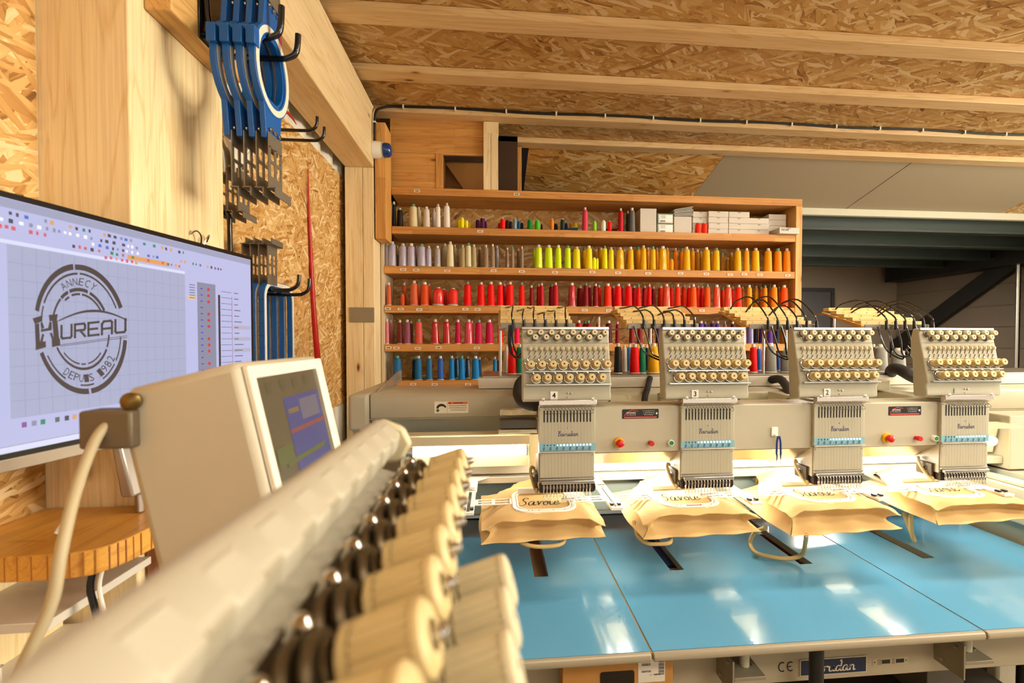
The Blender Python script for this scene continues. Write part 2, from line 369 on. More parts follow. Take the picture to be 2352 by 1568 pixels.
M_chrome = plain('chrome', 'd8d6d0', .16, 1.)
M_alu = plain('brushed aluminium', 'c9c6bf', .32, 1.)
M_satin = plain('satin steel', 'a8a294', .38, .9)
M_dark = plain('black rubber', '15130f', .5)
M_blacksh = plain('black plastic coated steel', '0d0b09', .25, coat=.5)
M_white = plain('white plastic', 'f0ece2', .35)
M_knob = plain('ivory knob plastic', 'c9b27e', .45)
M_knobw = plain('pale ivory plastic', 'cbbf9c', .42)
M_ink = plain('black ink', '1a1714', .6)
M_shadowhole = plain('dark opening', '120e0a', .8)
# ================================================================== the setting
fl = obj('floor', MB().box(-3, 9, -3, 9, -.05, 0), plain('brown concrete', '5c4a36', .75, noise=.25, nscale=6, bump=.2)); struct(fl)
# left wall: white corrugated sheet, strand-board panels, timber post and beam
mb = MB(); prof = []; y = -2.6; k = 0
while y < 3.6:
    prof += [(-.7815 if k % 2 else -.806, y), (-.7815 if k % 2 else -.806, y + .055)]; y += .085; k += 1
poly = prof + [(-.87, prof[-1][1]), (-.87, -2.6)]
mb.prism(poly, 'z', 0, 3.0)
wl = struct(obj('wall_left', mb, plain('white painted sheet', 'f0eadd', .45)))
for a, b, z0, z1 in ((-2.6, .913, 0.4, 2.74), (1.209, 2.141, 1.16, 2.34), (2.146, 2.69, 1.165, 2.352)):
    obj('strand_board_panel', MB().box(-.797, -.78, a, b, z0, z1), M_osb_wall, wl)
obj('post', MB().box(-.797, -.632, .915, 1.209, 0, 2.39), M_pine, wl, .004)
obj('beam', MB().box(-.751, -.607, -2.6, 2.61, 2.389, 2.706), M_piney, wl, .004)
for a, b in ((-.751, -.664), (-.662, -.607)):
    obj('far_post', MB().box(a, b, 2.56, 2.70, 0, 2.388), M_pine, wl, .002)
# ceiling
ce = struct(obj('ceiling', MB().box(-.86, 6.2, -2.6, 3.08, 2.756, 2.775), M_osb_ceil))
for i, yy in enumerate((.62, 1.03, 1.44, 1.852, 2.262, 2.655, 2.985)):
    obj('joist', MB().box(-.74, 6.2, yy, yy + .086, 2.72, 2.7555), M_pinex, ce, .003)
    if yy < 2.6: pass
def slope(x0, x1, xa, xb):
    z0, z1 = 2.757, 2.59
    return MB().hexa([(x0, 3.07, z0), (x1, 3.07, z0), (xb, 3.75, z1), (xa, 3.75, z1)], [(x0, 3.07, z0 + .015), (x1, 3.07, z0 + .015), (xb, 3.75, z1 + .015), (xa, 3.75, z1 + .015)])
M_grey = plain('grey ceiling board', 'ab9c80', .8, noise=.03, nscale=200)
obj('sloped_board', slope(.24, 1.563, .24, 1.563), osb('strand board slope', 'xy', 1.0, 1.1, 1.7), ce)
obj('gap_lining', slope(-.84, .239, -.84, .239), plain('dark partition', '1a1820', .8), ce)
obj('sloped_board', slope(1.566, 2.936, 1.566, 2.936), M_grey, ce)
obj('sloped_board', slope(2.940, 4.36, 2.940, 4.36), M_grey, ce)
obj('board_joint', slope(2.9355, 2.9405, 2.9355, 2.9405).xf(Matrix.Translation((0, 0, -.001))), plain('joint shade', '3a3020', .9), ce)
obj('sloped_board', slope(4.364, 6.2, 4.364, 6.2), M_osb_ceil, ce)
t1 = struct(obj('trim_1', MB().box(1.4, 6.2, 3.75, 3.79, 2.535, 2.605), plain('pale painted plank', 'd6d2bb', .6, noise=.05, nscale=9)))
# dark hall behind: deck, purlins, far wall, side wall, door
M_green = plain('dark green steel', '364038', .5)
rd = struct(obj('trim_2', MB().box(-1.5, 7.4, 3.79, 7.2, 2.62, 2.66), plain('dark deck', '1d211d', .6)))
for yy, zz in ((3.98, 2.46), (4.55, 2.45), (5.15, 2.44), (5.75, 2.44)):
    obj('purlin', MB().box(.3, 7.3, yy, yy + .012, zz, 2.619).box(.3, 7.3, yy - .04, yy + .05, zz, zz + .02), M_green, rd)
YB = 6.8; pb = atY(2060, 628, YB); XR = pb.x
wb = struct(obj('wall_back', MB().box(-1.5, XR + .1, YB, YB + .1, 0, 2.62), plain('grey white wall', 'a09280', .85, noise=.04, nscale=3)))
dr = atY(1905, 662, YB)
d1 = struct(obj('door_1', MB().box(dr.x - .95, dr.x, YB - .03, YB, 0, dr.z - .06), plain('grey door', '5c5a5c', .5)))
obj('door_frame', MB().box(dr.x - 1.02, dr.x + .05, YB - .05, YB - .031, dr.z - .055, dr.z).box(dr.x + .005, dr.x + .05, YB - .05, YB - .031, 0, dr.z - .055), plain('dark door frame', '424042', .5), d1)
wr = struct(obj('wall_right', MB().box(XR, XR + .1, -2.5, YB, 0, 2.62), plain('taupe cladding', '75695a', .7, noise=.05, nscale=4)))
for i in range(9):
    zz = .35 + i * .262
    obj('cladding_panel', MB().box(XR - .012, XR - .001, 1.0, YB - .06, zz, zz + .252), MATS['taupe cladding'], wr, .003)
t3 = struct(obj('trim_3', MB().box(XR - .30, XR - .02, 3.8, YB - .12, 2.36, 2.618), plain('black steel', '161513', .5)))
a = atX(2352, 578, XR - .10); b = atX(2100, 762, XR - .10); d = (b - a).normalized(); a = a - d * .8; b = b + d * 1.0
up = Vector((0, -d.z, d.y)).normalized() * .10
o = whole('diagonal_brace', MB().hexa([a - up, a + up, a + up + Vector((.05, 0, 0)), a - up + Vector((.05, 0, 0))], [b - up, b + up, b + up + Vector((.05, 0, 0)), b - up + Vector((.05, 0, 0))]), MATS['black steel'], 'black diagonal steel brace crossing the taupe cladding', 'brace')
p = atX(2338, 700, XR - .16); whole('wall_pipe', MB().cyl((p.x, p.y, 0), (p.x, p.y, 2.36), .024), M_alu, 'shiny vertical metal pipe against the taupe cladding', 'pipe')
p = atX(2362, 700, XR - .2); struct(obj('trim_4', MB().box(p.x, p.x + .18, p.y - .12, p.y + .03, 0, 2.36), MATS['black steel']))
struct(obj('trim_8', MB().box(-.84, 1.40, 3.62, 3.64, 0, 2.757), plain('dark partition', '1a1820', .8)))
struct(obj('trim_9', MB().box(-.80, .16, 2.985, 2.995, 2.30, 2.757), plain('brown partition', '4a3018', .8)))
# --- joinery above the thread shelf (left)
jy = 2.735
jw = struct(obj('trim_5', MB().box(-.600, -.546, 2.56, 2.70, atY(883, 548, 2.56).z, atY(883, 281, 2.56).z), M_lam_z, None, .002))
def pan(x0, x1, y0, y1, mat, name, Y=jy, th=.02, parent=None):
    p = atY(x0, y1, Y); q = atY(x1, y0, Y); return obj(name, MB().box(p.x, q.x, Y, Y + th, p.z, q.z), mat, parent, .0015)
t6 = struct(pan(896, 1112, 279, 350, M_lam_x, 'trim_6'))
pan(896, 1001, 352, 434, M_lam_x, 'side_board', parent=t6)
pan(1001, 1017, 352, 434, M_lam_z, 'stile', parent=t6, Y=jy - .004)
t7 = struct(pan(1110.5, 1127, 284, 436, M_pine, 'trim_7', th=.06, Y=jy - .02)); pan(1128, 1144, 306, 436, M_pine, 'stud', th=.06, parent=t7, Y=jy - .02); pan(1110.5, 1145, 280, 305, M_pine, 'stud_head', th=.05, Y=jy - .021, parent=t7)
pan(1184, 1198, 338, 440, M_lam_z, 'stud', th=.3, Y=3.0, parent=t7)
# triangular gusset inside the opening
v = [atY(*q, jy + .14) for q in ((1023, 375), (1112, 376), (1112, 436), (1066, 436))]
obj('gusset', MB().prism([(q.x, q.z) for q in v], 'y', jy + .14, jy + .16), plain('tan fibreboard', 'a06f34', .7), t6)
obj('opening_lining', MB().box(atY(1017, 352, jy).x, atY(1112, 352, jy).x, jy + .21, jy + .22, atY(1017, 436, jy).z, atY(1017, 352, jy).z + .03).box(atY(1017, 352, jy).x - .01, atY(1017, 352, jy).x, jy + .021, jy + .22, atY(1017, 436, jy).z, atY(1017, 352, jy).z), wood('dark pine', '9a6a34', '6a421c', 'x', knots=False), t6)
# ================================================================== thread shelf
BZ = [2.335, 2.122, 1.9045, 1.6895, 1.4755, 1.2735]
SY = 2.70; SD = .25
sh = thing('thread_shelf', 'wide pine shelving full of thread cones behind the embroidery machine', 'shelf', (.62, 2.83, 0))
M_lamb = wood('glued pine shelf edge', 'd09750', 'b3722f', 'x', blocks=(.42, .043))
boards = []
for i, z in enumerate(BZ):
    x0 = -.545 if i < 2 else -.588; x1 = 1.838 if i == 0 else 1.797
    boards.append(obj('shelf_board', MB().box(x0, x1, SY, SY + SD, z - .041, z), M_lamb, sh, .002))
obj('side_board', MB().box(1.798, 1.838, SY - .002, SY + SD, 0, 2.293), wood('glued pine upright', 'dcae6a', 'c2863f', 'z', blocks=(.5, .05)), sh, .002)
obj('side_board', MB().box(-.606, -.589, SY + .001, SY + SD, 0, 2.32), plain('whitened pine', 'cdb796', .6, noise=.06, nscale=20), sh, .002)
obj('back_panel', MB().box(-.588, 1.797, SY + SD + .001, SY + SD + .016, .4, 2.33), M_osb_back, sh)
obj('support_panel', MB().box(-.588, 1.797, SY + .05, SY + SD, .02, .1), M_lamb, sh)
# price labels on the board edges
M_lab = plain('paper label', 'e6dccb', .7); M_red = plain('red print', 'b8402f', .6)
RA = lambda X, Y=0: (860 + X / 4.523, 440 + Y / 4.523)
RB = lambda X, Y=0: (1360 + X / 4.523, 440 + Y / 4.523)
RC = lambda X, Y=0: (860 + X / 4.055, 690 + Y / 4.055)
labs = {0: [860 + (808 - 361.8) / 4.523, 1187], 1: [RA(1100)[0]], 2: [RA(q)[0] for q in (297, 431, 756, 1238, 1530, 1875, 2265)] + [RB(q)[0] for q in (270, 583, 920, 1188, 1435, 1583, 1745, 2035)],
        3: [RA(q)[0] for q in (135, 270, 463, 942, 1070)] + [RB(q)[0] for q in (175, 1145)] + [RC(1960)[0]], 4: [RC(q)[0] for q in (125, 200, 400, 595, 952)], 5: [RC(q)[0] for q in (355, 555, 868)]}
for i, xs in labs.items():
    for k, x in enumerate(xs):
        p = atY(x, 600, SY - .003); z = BZ[i] - .019 - (k % 3) * .002; m = MB()
        quad(m, (p.x, SY - .0025, z), RX, RZ, .033, .013, 0, 0); quad(m, (p.x, SY - .0025, z), RX, RZ, .020, .0045, .0003, 1)
        obj('price_label', m, [M_lab, M_red if not (i == 0 or (i, k) in ((3, 0), (4, 0), (4, 3))) else M_ink], boards[i], smooth=False)
# ------------------------------------------------------------------ thread cones
PAL = {'bk': ('black', '17140f'), 'cr': ('cream', 'e0d2ae'), 'wh': ('white', 'ded4cc'), 'nw': ('bright white', 'f2ece6'), 'ye': ('bright yellow', 'e8d800'), 'pu': ('deep purple', '4a1047'),
 're': ('bright red', 'd8110c'), 'ma': ('maroon', '4a0f14'), 'dt': ('dark teal', '14303a'), 'sb': ('silvery blue', '6f9fb4'), 'bl': ('blue', '14507a'), 'na': ('navy', '141c30'), 'gr': ('emerald green', '0f7a25'),
 'lg': ('leaf green', '4fb41c'), 'or': ('orange', 'e08a1a'), 'oc': ('ochre', 'a8741a'), 'pk': ('rose pink', 'cf4a62'), 'li': ('lime', '8ccf3a'), 'cm': ('crimson', 'b01226'), 'gy': ('grey', '6c6a68'),
 'la': ('lavender', 'b9b2c4'), 'lg2': ('greyish lavender', 'aaa2a4'), 'gc': ('greyish cream', 'b9ab8c'), 'iv': ('ivory', 'e2d9b8'), 'be': ('beige', 'b0a07c'), 'ta': ('taupe', '94806c'), 'tb': ('brown taupe', '7a6250'),
 'ly': ('lime yellow', 'c8e000'), 'ny': ('neon yellow', 'e6f200'), 'yy': ('lemon yellow', 'e6cf08'), 'go': ('golden yellow', 'e0ac10'), 'gd': ('dull gold', 'a87a14'), 'ab': ('amber', 'e09a12'), 'og': ('orange gold', 'e08a10'),
 'sa': ('salmon', 'c8694a'), 'co': ('coral orange', 'd0562c'), 'cs': ('coral', 'd8563c'), 'rc': ('red coral', 'd63a32'), 'dr': ('dark red', '7a0f1a'), 'rr': ('raspberry', 'b02c3c'), 'ro': ('orange red', 'e8380c'), 'vo': ('vivid orange', 'ea5a0c'),
 'mp': ('pale pink', 'd88a8e'), 'bm': ('brown maroon', '6a2a2c'), 'mv': ('mauve', '8a5264'), 'sp': ('salmon pink', 'd0605a'), 'mg': ('magenta', 'b81e50'), 'hp': ('hot pink', 'e0145a'), 'st': ('steel blue', '2a6a96'), 'az': ('azure blue', '0f78b4'), 'rb': ('royal blue', '3a64b0'),
 'te': ('sea green', '12785a'), 'sk': ('sky blue', '5a9ad0'), 'vi': ('violet', '5a3a86'), 'lv': ('lilac', '8a7ab0'), 'dp': ('dark plum', '3a1030'), 'si': ('silver grey', '8e8c84'), 'db': ('dark blue', '0f4060'), 'mo': ('dark orange', 'b85a10')}
THM = {}
def thread_mat(code, glossy=False):
    k = (code, glossy)
    if k in THM: return THM[k]
    m, nt, b = new_mat(PAL[code][0] + ' thread'); hx_ = [int(PAL[code][1][i:i + 2], 16) / 255 for i in (0, 2, 4)]; gm = sum(hx_) / 3; TC = lin(tuple(min(1, max(0, gm + (q - gm) * 1.22)) for q in hx_))
    b.inputs['Base Color'].default_value = TC; b.inputs['Roughness'].default_value = .42
    b.inputs['Specular IOR Level'].default_value = .3
    if glossy: b.inputs['Coat Weight'].default_value = .9; b.inputs['Coat Roughness'].default_value = .12
    tc = N(nt, 'ShaderNodeTexCoord'); wv = N(nt, 'ShaderNodeTexWave', bands_direction='Z'); wv.inputs['Scale'].default_value = 170; wv.inputs['Distortion'].default_value = 1.5
    L(nt, tc.outputs['Object'], wv.inputs['Vector']); bp = N(nt, 'ShaderNodeBump'); bp.inputs['Strength'].default_value = .35; bp.inputs['Distance'].default_value = .0008
    L(nt, wv.outputs['Fac'], bp.inputs['Height']); L(nt, bp.outputs[0], b.inputs['Normal'])
    c = mixc(nt, wv.outputs['Fac'], tuple(x * .86 for x in TC[:3]) + (1,), TC); L(nt, c, b.inputs['Base Color'])
    THM[k] = m; return m
M_core = plain('grey cone core', 'c4baa8', .5); M_coreg = plain('green cone tip', '4f9a7c', .5); M_corew = plain('white cone core', 'ddd6c6', .5)
CNT = {}
def cone(x, ybase_z, Y, ztop, w, code, style, label, group, glossy=False, core=None, n=18):
    """a cross-wound thread cone standing at (x, Y); style tall, mini or fat"""
    h = ztop - ybase_z; r = w / 2
    root = thing('thread_cone', label, 'thread cone', (x, Y, ybase_z), group)
    core = core or M_core
    if style == 'fat':
        body = [(r * .92, .10 * h), (r, .16 * h), (r * .98, .62 * h), (r * .86, .82 * h), (r * .5, .95 * h)]; base = [(r * 1.1, 0), (r * 1.14, .05 * h), (r * .9, .10 * h)]; tip = [(r * .42, .94 * h), (r * .42, h), (r * .2, h), (r * .2, .95 * h)]
    elif style == 'mini':
        body = [(r * .98, .05 * h), (r, .5 * h), (r * .96, .8 * h), (r * .72, .93 * h)]; base = [(r * .9, 0), (r * .98, .02 * h), (r * .9, .05 * h)]; tip = [(r * .5, .92 * h), (r * .46, h), (r * .2, h), (r * .2, .94 * h)]
    else:
        body = [(r * 1.0, .03 * h), (r * 1.0, .07 * h), (r * .82, .82 * h), (r * .76, .865 * h), (r * .62, .888 * h), (r * .42, .895 * h)]; base = [(r * 1.06, 0), (r * 1.12, .012 * h), (r * .98, .035 * h)]; tip = [(r * .42, .885 * h), (r * .42, .975 * h), (r * .38, h), (r * .2, h), (r * .18, .93 * h)]
    obj('thread', MB().lathe(body, (x, Y, ybase_z), n=n), thread_mat(code, glossy), root, ang=60)
    obj('cone_base', MB().lathe(base, (x, Y, ybase_z), n=n), core, root, ang=50); obj('cone_tip', MB().lathe(tip, (x, Y, ybase_z), n=12), core, root, ang=50)
    return root
YF, YR = 2.735, 2.838
def shelf_row(i, conv, items, rows):
    """items: (x, top, width, colour, row, style, glossy) in the zoomed frame"""
    for it in items:
        x, top, w, code = it[:4]; row = it[4] if len(it) > 4 else 'f'; st = it[5] if len(it) > 5 else 'tall'; gl = len(it) > 6 and it[6]
        rows.append((conv(x, top), w / conv.s, code, row, st, gl))
RA2 = lambda X, Y: RA(X, Y); RA2.s = 4.523
RB2 = lambda X, Y: RB(X, Y); RB2.s = 4.523
RC2 = lambda X, Y: RC(X, Y); RC2.s = 4.055
RD2 = lambda X, Y: (1400 + X / 4.612, 660 + Y / 4.612); RD2.s = 4.612
NAME = {1: 'top shelf', 2: 'lavender and yellow shelf', 3: 'red shelf', 4: 'pink and purple shelf', 5: 'blue shelf'}
def flush(i, rows):
    for row in 'fb':
        sel = sorted([r for r in rows if r[3] == row], key=lambda r: r[0][0])
        for k, ((px, py), w, code, _, st, gl) in enumerate(sel):
            Y = (YF if row == 'f' else YR) + (.012 if i == 1 else 0); p = atY(px, py, Y); zt = p.z
            wm = w * (Y + .07) / F
            lab = '%s thread cone, %s from left in %s row of the %s' % (PAL[code][0], ORD[k], 'front' if row == 'f' else 'back', NAME[i])
            cone(p.x, BZ[i] + .0006, Y, max(zt, BZ[i] + .03), wm, code, st, lab, 'thread cones on the ' + NAME[i], gl, M_coreg if (k * 7 + i) % 5 == 0 else (M_corew if k % 3 == 0 else None))
m_ = 'mini'
rows = []
shelf_row(1, RA2, [(203, 105, 42, 'bk'), (265, 170, 62, 'bk'), (403, 130, 85, 'cr'), (460, 160, 50, 'cr', 'b'), (541, 158, 70, 'wh'), (618, 180, 42, 'wh', 'b'), (660, 130, 56, 'nw'), (752, 120, 65, 'nw'),
  (878, 285, 34, 'ye', 'b', m_), (910, 270, 48, 'ye', 'f', m_), (957, 295, 36, 'ye', 'f', m_), (988, 330, 24, 'ye', 'b', m_), (1073, 285, 42, 'pu', 'b', m_), (1122, 270, 50, 'pu', 'f', m_), (1155, 300, 26, 'pu', 'b', m_),
  (1303, 318, 40, 'cm', 'b', m_), (1332, 275, 50, 're', 'f', m_), (1382, 290, 44, 'ma', 'b', m_), (1418, 300, 30, 'dt', 'b', m_), (1460, 275, 38, 'sb', 'f', m_, True), (1499, 300, 30, 'bl', 'f', m_), (1532, 315, 34, 'na', 'b', m_),
  (1615, 290, 54, 'gr', 'f', m_), (1693, 295, 56, 'lg', 'f', m_), (1738, 330, 22, 'ma', 'b', m_), (1845, 280, 38, 'or', 'f', m_), (1885, 325, 40, 'bk', 'b', m_), (1955, 283, 46, 'dt', 'f', m_), (1992, 320, 30, 'na', 'b', m_), (2042, 322, 34, 'oc', 'b', m_),
  (2090, 318, 42, 'ye', 'b', m_), (2188, 165, 62, 'pk'), (2287, 300, 40, 'li', 'f', m_)], rows)
shelf_row(1, RB2, [(117, 298, 50, 'nw', 'f', m_), (182, 305, 44, 're', 'f', m_), (297, 175, 56, 'cm'), (372, 200, 40, 'dt', 'b'), (415, 170, 66, 'gy'), (1100, 325, 56, 'ro', 'f', m_), (1167, 325, 56, 'ro', 'f', m_)], rows)
flush(1, rows)
rows = []
shelf_row(2, RA2, [(132, 530, 42, 'la'), (185, 520, 82, 'la', 'f', 'tall', True), (240, 560, 26, 'gc', 'b'), (297, 540, 84, 'la', 'f', 'tall', True), (383, 540, 84, 'la', 'f', 'tall', True), (440, 562, 30, 'la', 'b'), (490, 545, 88, 'la', 'f', 'tall', True), (565, 565, 60, 'la', 'f', 'tall', True),
  (655, 565, 66, 'lg2', 'f', 'tall', True), (728, 540, 80, 'gc', 'b'), (787, 520, 72, 'iv'), (835, 552, 44, 'gc', 'b'), (882, 575, 38, 'gc', 'b'), (918, 555, 58, 'be'), (977, 535, 66, 'iv'), (1032, 550, 56, 'be'), (1095, 575, 34, 'tb', 'b'), (1158, 555, 58, 'ta'), (1228, 545, 46, 'ta'), (1275, 562, 48, 'lg2', 'b', 'tall', True),
  (1380, 583, 42, 'tb', 'f', 'tall', True), (1435, 570, 38, 'ta'), (1495, 590, 32, 'tb', 'b'), (1533, 570, 38, 'ta'), (1660, 590, 34, 'ly', 'b'), (1705, 553, 84, 'ly', 'f', 'tall', True), (1810, 556, 86, 'ly'), (1910, 556, 68, 'ly'), (2008, 560, 70, 'ly'), (2100, 573, 80, 'yy'), (2180, 585, 60, 'go', 'b'), (2228, 563, 76, 'yy'), (2285, 683, 36, 'ny', 'f', m_), (2315, 690, 28, 'ny', 'f', m_), (2308, 595, 46, 'gd', 'b')], rows)
shelf_row(2, RB2, [(37, 600, 40, 'gd', 'b'), (92, 582, 66, 'go', 'b'), (130, 565, 62, 'yy'), (197, 580, 62, 'yy'), (290, 580, 88, 'go', 'f', 'tall', True), (335, 600, 46, 'gd', 'b'), (400, 574, 66, 'go'), (476, 574, 74, 'ab', 'b'), (533, 560, 66, 'go'), (580, 580, 46, 'ab', 'b', 'tall', True), (632, 570, 62, 'go'), (672, 582, 44, 'ab', 'b'),
  (733, 568, 90, 'go', 'f', 'tall', True), (780, 582, 52, 'ab', 'b'), (826, 700, 40, 'ab', 'f', m_), (865, 585, 54, 'og', 'b'), (930, 592, 60, 'og', 'b'), (980, 575, 82, 'go'), (1042, 587, 54, 'ab', 'b'), (1095, 605, 52, 'gd', 'b'), (1132, 620, 40, 'gd', 'b'), (1187, 580, 82, 'go'), (1242, 620, 40, 'gd', 'b'), (1290, 586, 72, 'go'), (1354, 630, 46, 'gd', 'b'), (1407, 690, 40, 'gd', 'b', m_), (1448, 632, 52, 'gd', 'b'),
  (1512, 588, 78, 'go'), (1605, 588, 60, 'ab'), (1698, 588, 84, 'go'), (1828, 590, 84, 'ab'), (1930, 592, 84, 'og'), (1980, 612, 40, 'gd', 'b'), (2022, 592, 84, 'og')], rows)
flush(2, rows)
rows = []
shelf_row(3, RA2, [(150, 945, 48, 'sa'), (293, 1060, 40, 'co', 'f', m_), (310, 945, 44, 'co', 'b'), (412, 925, 80, 'sa'), (455, 945, 50, 'co', 'b'), (523, 940, 84, 'co'), (566, 955, 50, 'co', 'b'), (662, 995, 108, 'rc', 'f', 'fat', True), (722, 1010, 70, 'rc', 'b', 'fat'), (815, 1003, 100, 'rc', 'f', 'fat'),
  (967, 935, 76, 're'), (1108, 940, 78, 're'), (1210, 937, 82, 're'), (1305, 940, 72, 're'), (1348, 955, 46, 'cm', 'b'), (1408, 938, 84, 're'), (1530, 942, 62, 're'), (1632, 975, 42, 'dr'), (1706, 958, 46, 'cm', 'b'), (1738, 950, 50, 'cm'), (1838, 960, 56, 'dr', 'b'), (1882, 944, 62, 'cm'),
  (2052, 948, 78, 'rr', 'f', 'tall', True), (2137, 978, 76, 'dr', 'b'), (2197, 948, 58, 'dr'), (2236, 970, 44, 'dr', 'b'), (2298, 955, 58, 'dr')], rows)
shelf_row(3, RB2, [(72, 970, 50, 're', 'b'), (163, 955, 84, 'ro'), (222, 978, 50, 'cm', 'b'), (273, 957, 72, 're'), (318, 975, 46, 'cm', 'b'), (380, 957, 76, 're'), (438, 975, 50, 'cm', 'b'), (483, 964, 48, 're'), (545, 975, 56, 'cm', 'b'), (595, 962, 48, 're'), (638, 985, 46, 'dr', 'b'), (714, 978, 66, 'ro', 'b'), (772, 960, 84, 'cs', 'f', 'tall', True), (824, 978, 50, 're', 'b'),
  (890, 962, 62, 'ro'), (956, 966, 54, 'ro', 'b'), (1008, 975, 50, 're', 'b'), (1050, 962, 76, 'vo'), (1098, 972, 50, 'ro', 'b'), (1143, 978, 48, 're', 'b'), (1197, 964, 66, 'vo'), (1295, 968, 78, 'cs', 'f', 'tall', True), (1356, 990, 46, 'ro', 'b'), (1415, 968, 80, 'cs', 'f', 'tall', True), (1460, 985, 46, 're', 'b'), (1523, 968, 66, 'ro'), (1564, 985, 40, 'mo', 'b'),
  (1633, 970, 60, 'ab'), (1705, 976, 46, 'ab', 'b'), (1757, 988, 44, 'mo', 'b'), (1797, 974, 50, 'og'), (1848, 988, 46, 'mo', 'b'), (1890, 967, 74, 'og'), (1944, 988, 40, 'mo', 'b'), (1996, 972, 82, 'vo')], rows)
flush(3, rows)
rows = []
shelf_row(4, RC2, [(118, 172, 34, 'mp'), (152, 180, 40, 'mp', 'b'), (237, 182, 54, 'bm'), (305, 178, 62, 'mv'), (342, 190, 36, 'bm', 'b'), (413, 173, 66, 'sp'), (566, 175, 68, 'cm', 'f', 'tall', True), (673, 175, 68, 'cm', 'f', 'tall', True), (778, 178, 54, 'mg'), (877, 177, 78, 'pk', 'f', 'tall', True), (906, 188, 46, 'mg', 'b'), (972, 179, 72, 'mg'), (1070, 179, 72, 'mg'), (1172, 195, 50, 're'), (1328, 190, 48, 'hp'),
  (1905, 185, 60, 'cm'), (1962, 192, 52, 'dr', 'b'), (1992, 186, 58, 'dr'), (2090, 187, 56, 'dr'), (2182, 188, 68, 'ma')], rows)
shelf_row(4, RD2, [(85, 362, 46, 'dr'), (235, 368, 56, 'dr'), (322, 368, 60, 'dr'), (432, 370, 48, 'ma'), (512, 372, 50, 'dp'), (970, 355, 66, 'vi'), (1012, 362, 56, 'vi', 'b'), (1090, 355, 58, 'vi', 'b'), (1146, 355, 62, 'vi'), (1222, 360, 46, 'mv'), (1306, 360, 52, 'dp'), (1428, 372, 44, 'lv', 'f', 'tall', True), (1492, 370, 66, 'lv', 'f', 'tall', True), (1552, 380, 44, 'na', 'b'), (1612, 372, 56, 'vi', 'b'), (1700, 372, 60, 'vi'), (1778, 378, 46, 'na')], rows)
flush(4, rows)
rows = []
shelf_row(5, RC2, [(213, 513, 74, 'st'), (375, 528, 50, 'db', 'b'), (410, 515, 66, 'st'), (510, 515, 58, 'st'), (615, 515, 58, 'rb'), (720, 514, 54, 'az'), (766, 518, 46, 'db', 'b', 'tall', True), (813, 516, 62, 'az'), (868, 520, 46, 'db', 'b', 'tall', True), (942, 516, 72, 'az'), (980, 528, 40, 'db', 'b'), (1122, 523, 38, 'az'), (1162, 535, 40, 'na', 'b')], rows)
flush(5, rows)
# ------------------------------------------------------------------ cartons and odd pieces on the top shelf
M_box = plain('white carton', 'cfc6b8', .6, noise=.03, nscale=25); M_boxg = plain('green carton edge', '1c6a48', .6)
def carton(x0, x1, y0, y1, label, Y0=2.73, depth=.16, extra=None, group='white cartons on the top thread shelf', rz=0., tab=True, dz=0.):
    p = atY(*RB(x0, y1), Y0); q = atY(*RB(x1, y0), Y0)
    z0 = p.z if dz is None else p.z; m = MB().box(p.x, q.x, Y0, Y0 + depth, p.z, q.z)
    root = thing('carton', label, 'box', ((p.x + q.x) / 2, Y0 + depth / 2, p.z), group)
    obj('body', m, M_box, root, .0015)
    cx = (p.x + q.x) / 2
    if tab: obj('thumb_notch', MB().prism([(cx + .012 * math.cos(a), q.z - .003 - .009 * math.sin(a)) for a in [math.pi * k / 8 for k in range(9)]], 'y', Y0 - .0008, Y0 - .0002), plain('notch shade', 'a4998a', .7), root, smooth=False)
    if extra: extra(root, p, q, Y0)
    return root
def stack(cols, name):
    z = BZ[1] + .0005
    return z
base1 = BZ[1] + .0006
def carton_z(x0, x1, z0, h, label, Y0=2.735, depth=.16, extra=None, tab=True):
    a = atY(*RB(x0, 350), Y0).x; b = atY(*RB(x1, 350), Y0).x; root = thing('carton', label, 'box', ((a + b) / 2, Y0 + depth / 2, z0), 'white cartons on the top thread shelf')
    obj('body', MB().box(a, b, Y0, Y0 + depth, z0, z0 + h - .0008), M_box, root, .0015); cx = (a + b) / 2
    if tab: obj('thumb_notch', MB().prism([(cx + .010 * math.cos(t), z0 + h - .003 - .007 * math.sin(t)) for t in [math.pi * k / 8 for k in range(9)]], 'y', Y0 - .0008, Y0 - .0002), plain('notch shade', 'a4998a', .7), root, smooth=False)
    if extra: extra(root, a, b, Y0, z0, h)
    return root
carton_z(500, 668, base1, .143, 'tall plain white carton beside the grey thread cone', tab=False, depth=.15)
def greenlab(root, a, b, Y0, z0, h):
    obj('green_edge', MB().box(a, a + .005, Y0 - .001, Y0 + .06, z0, z0 + h - .001).box(a, b, Y0 - .0012, Y0 - .0004, z0 + h - .006, z0 + h - .001), M_boxg, root)
    m = MB(); quad(m, ((a + b) / 2 + .004, Y0 - .0012, z0 + h * .45), RX, RZ, (b - a) * .84, h * .72, .0004, 0)
    for k in range(9): quad(m, (a + .02 + k * .0035, Y0 - .0012, z0 + h * .2), RX, RZ, .0018 if k % 3 else .0028, .010, .0008, 1)
    for k in range(3): quad(m, (a + .035, Y0 - .0012, z0 + h * (.5 + .12 * k)), RX, RZ, .03, .002, .0008, 1)
    obj('label', m, [M_white, M_ink], root, smooth=False)
carton_z(674, 842, base1, .0595, 'green edged white carton with barcode label, lower of the pair', extra=greenlab, tab=False)
carton_z(676, 840, base1 + .0597, .0575, 'green edged white carton with barcode label, upper of the pair', extra=greenlab, tab=False)
carton_z(852, 1034, base1, .102, 'open white carton carrying a slumped pile of paper bags', tab=False)
m = MB(); a0 = atY(*RB(850, 250), 2.735)
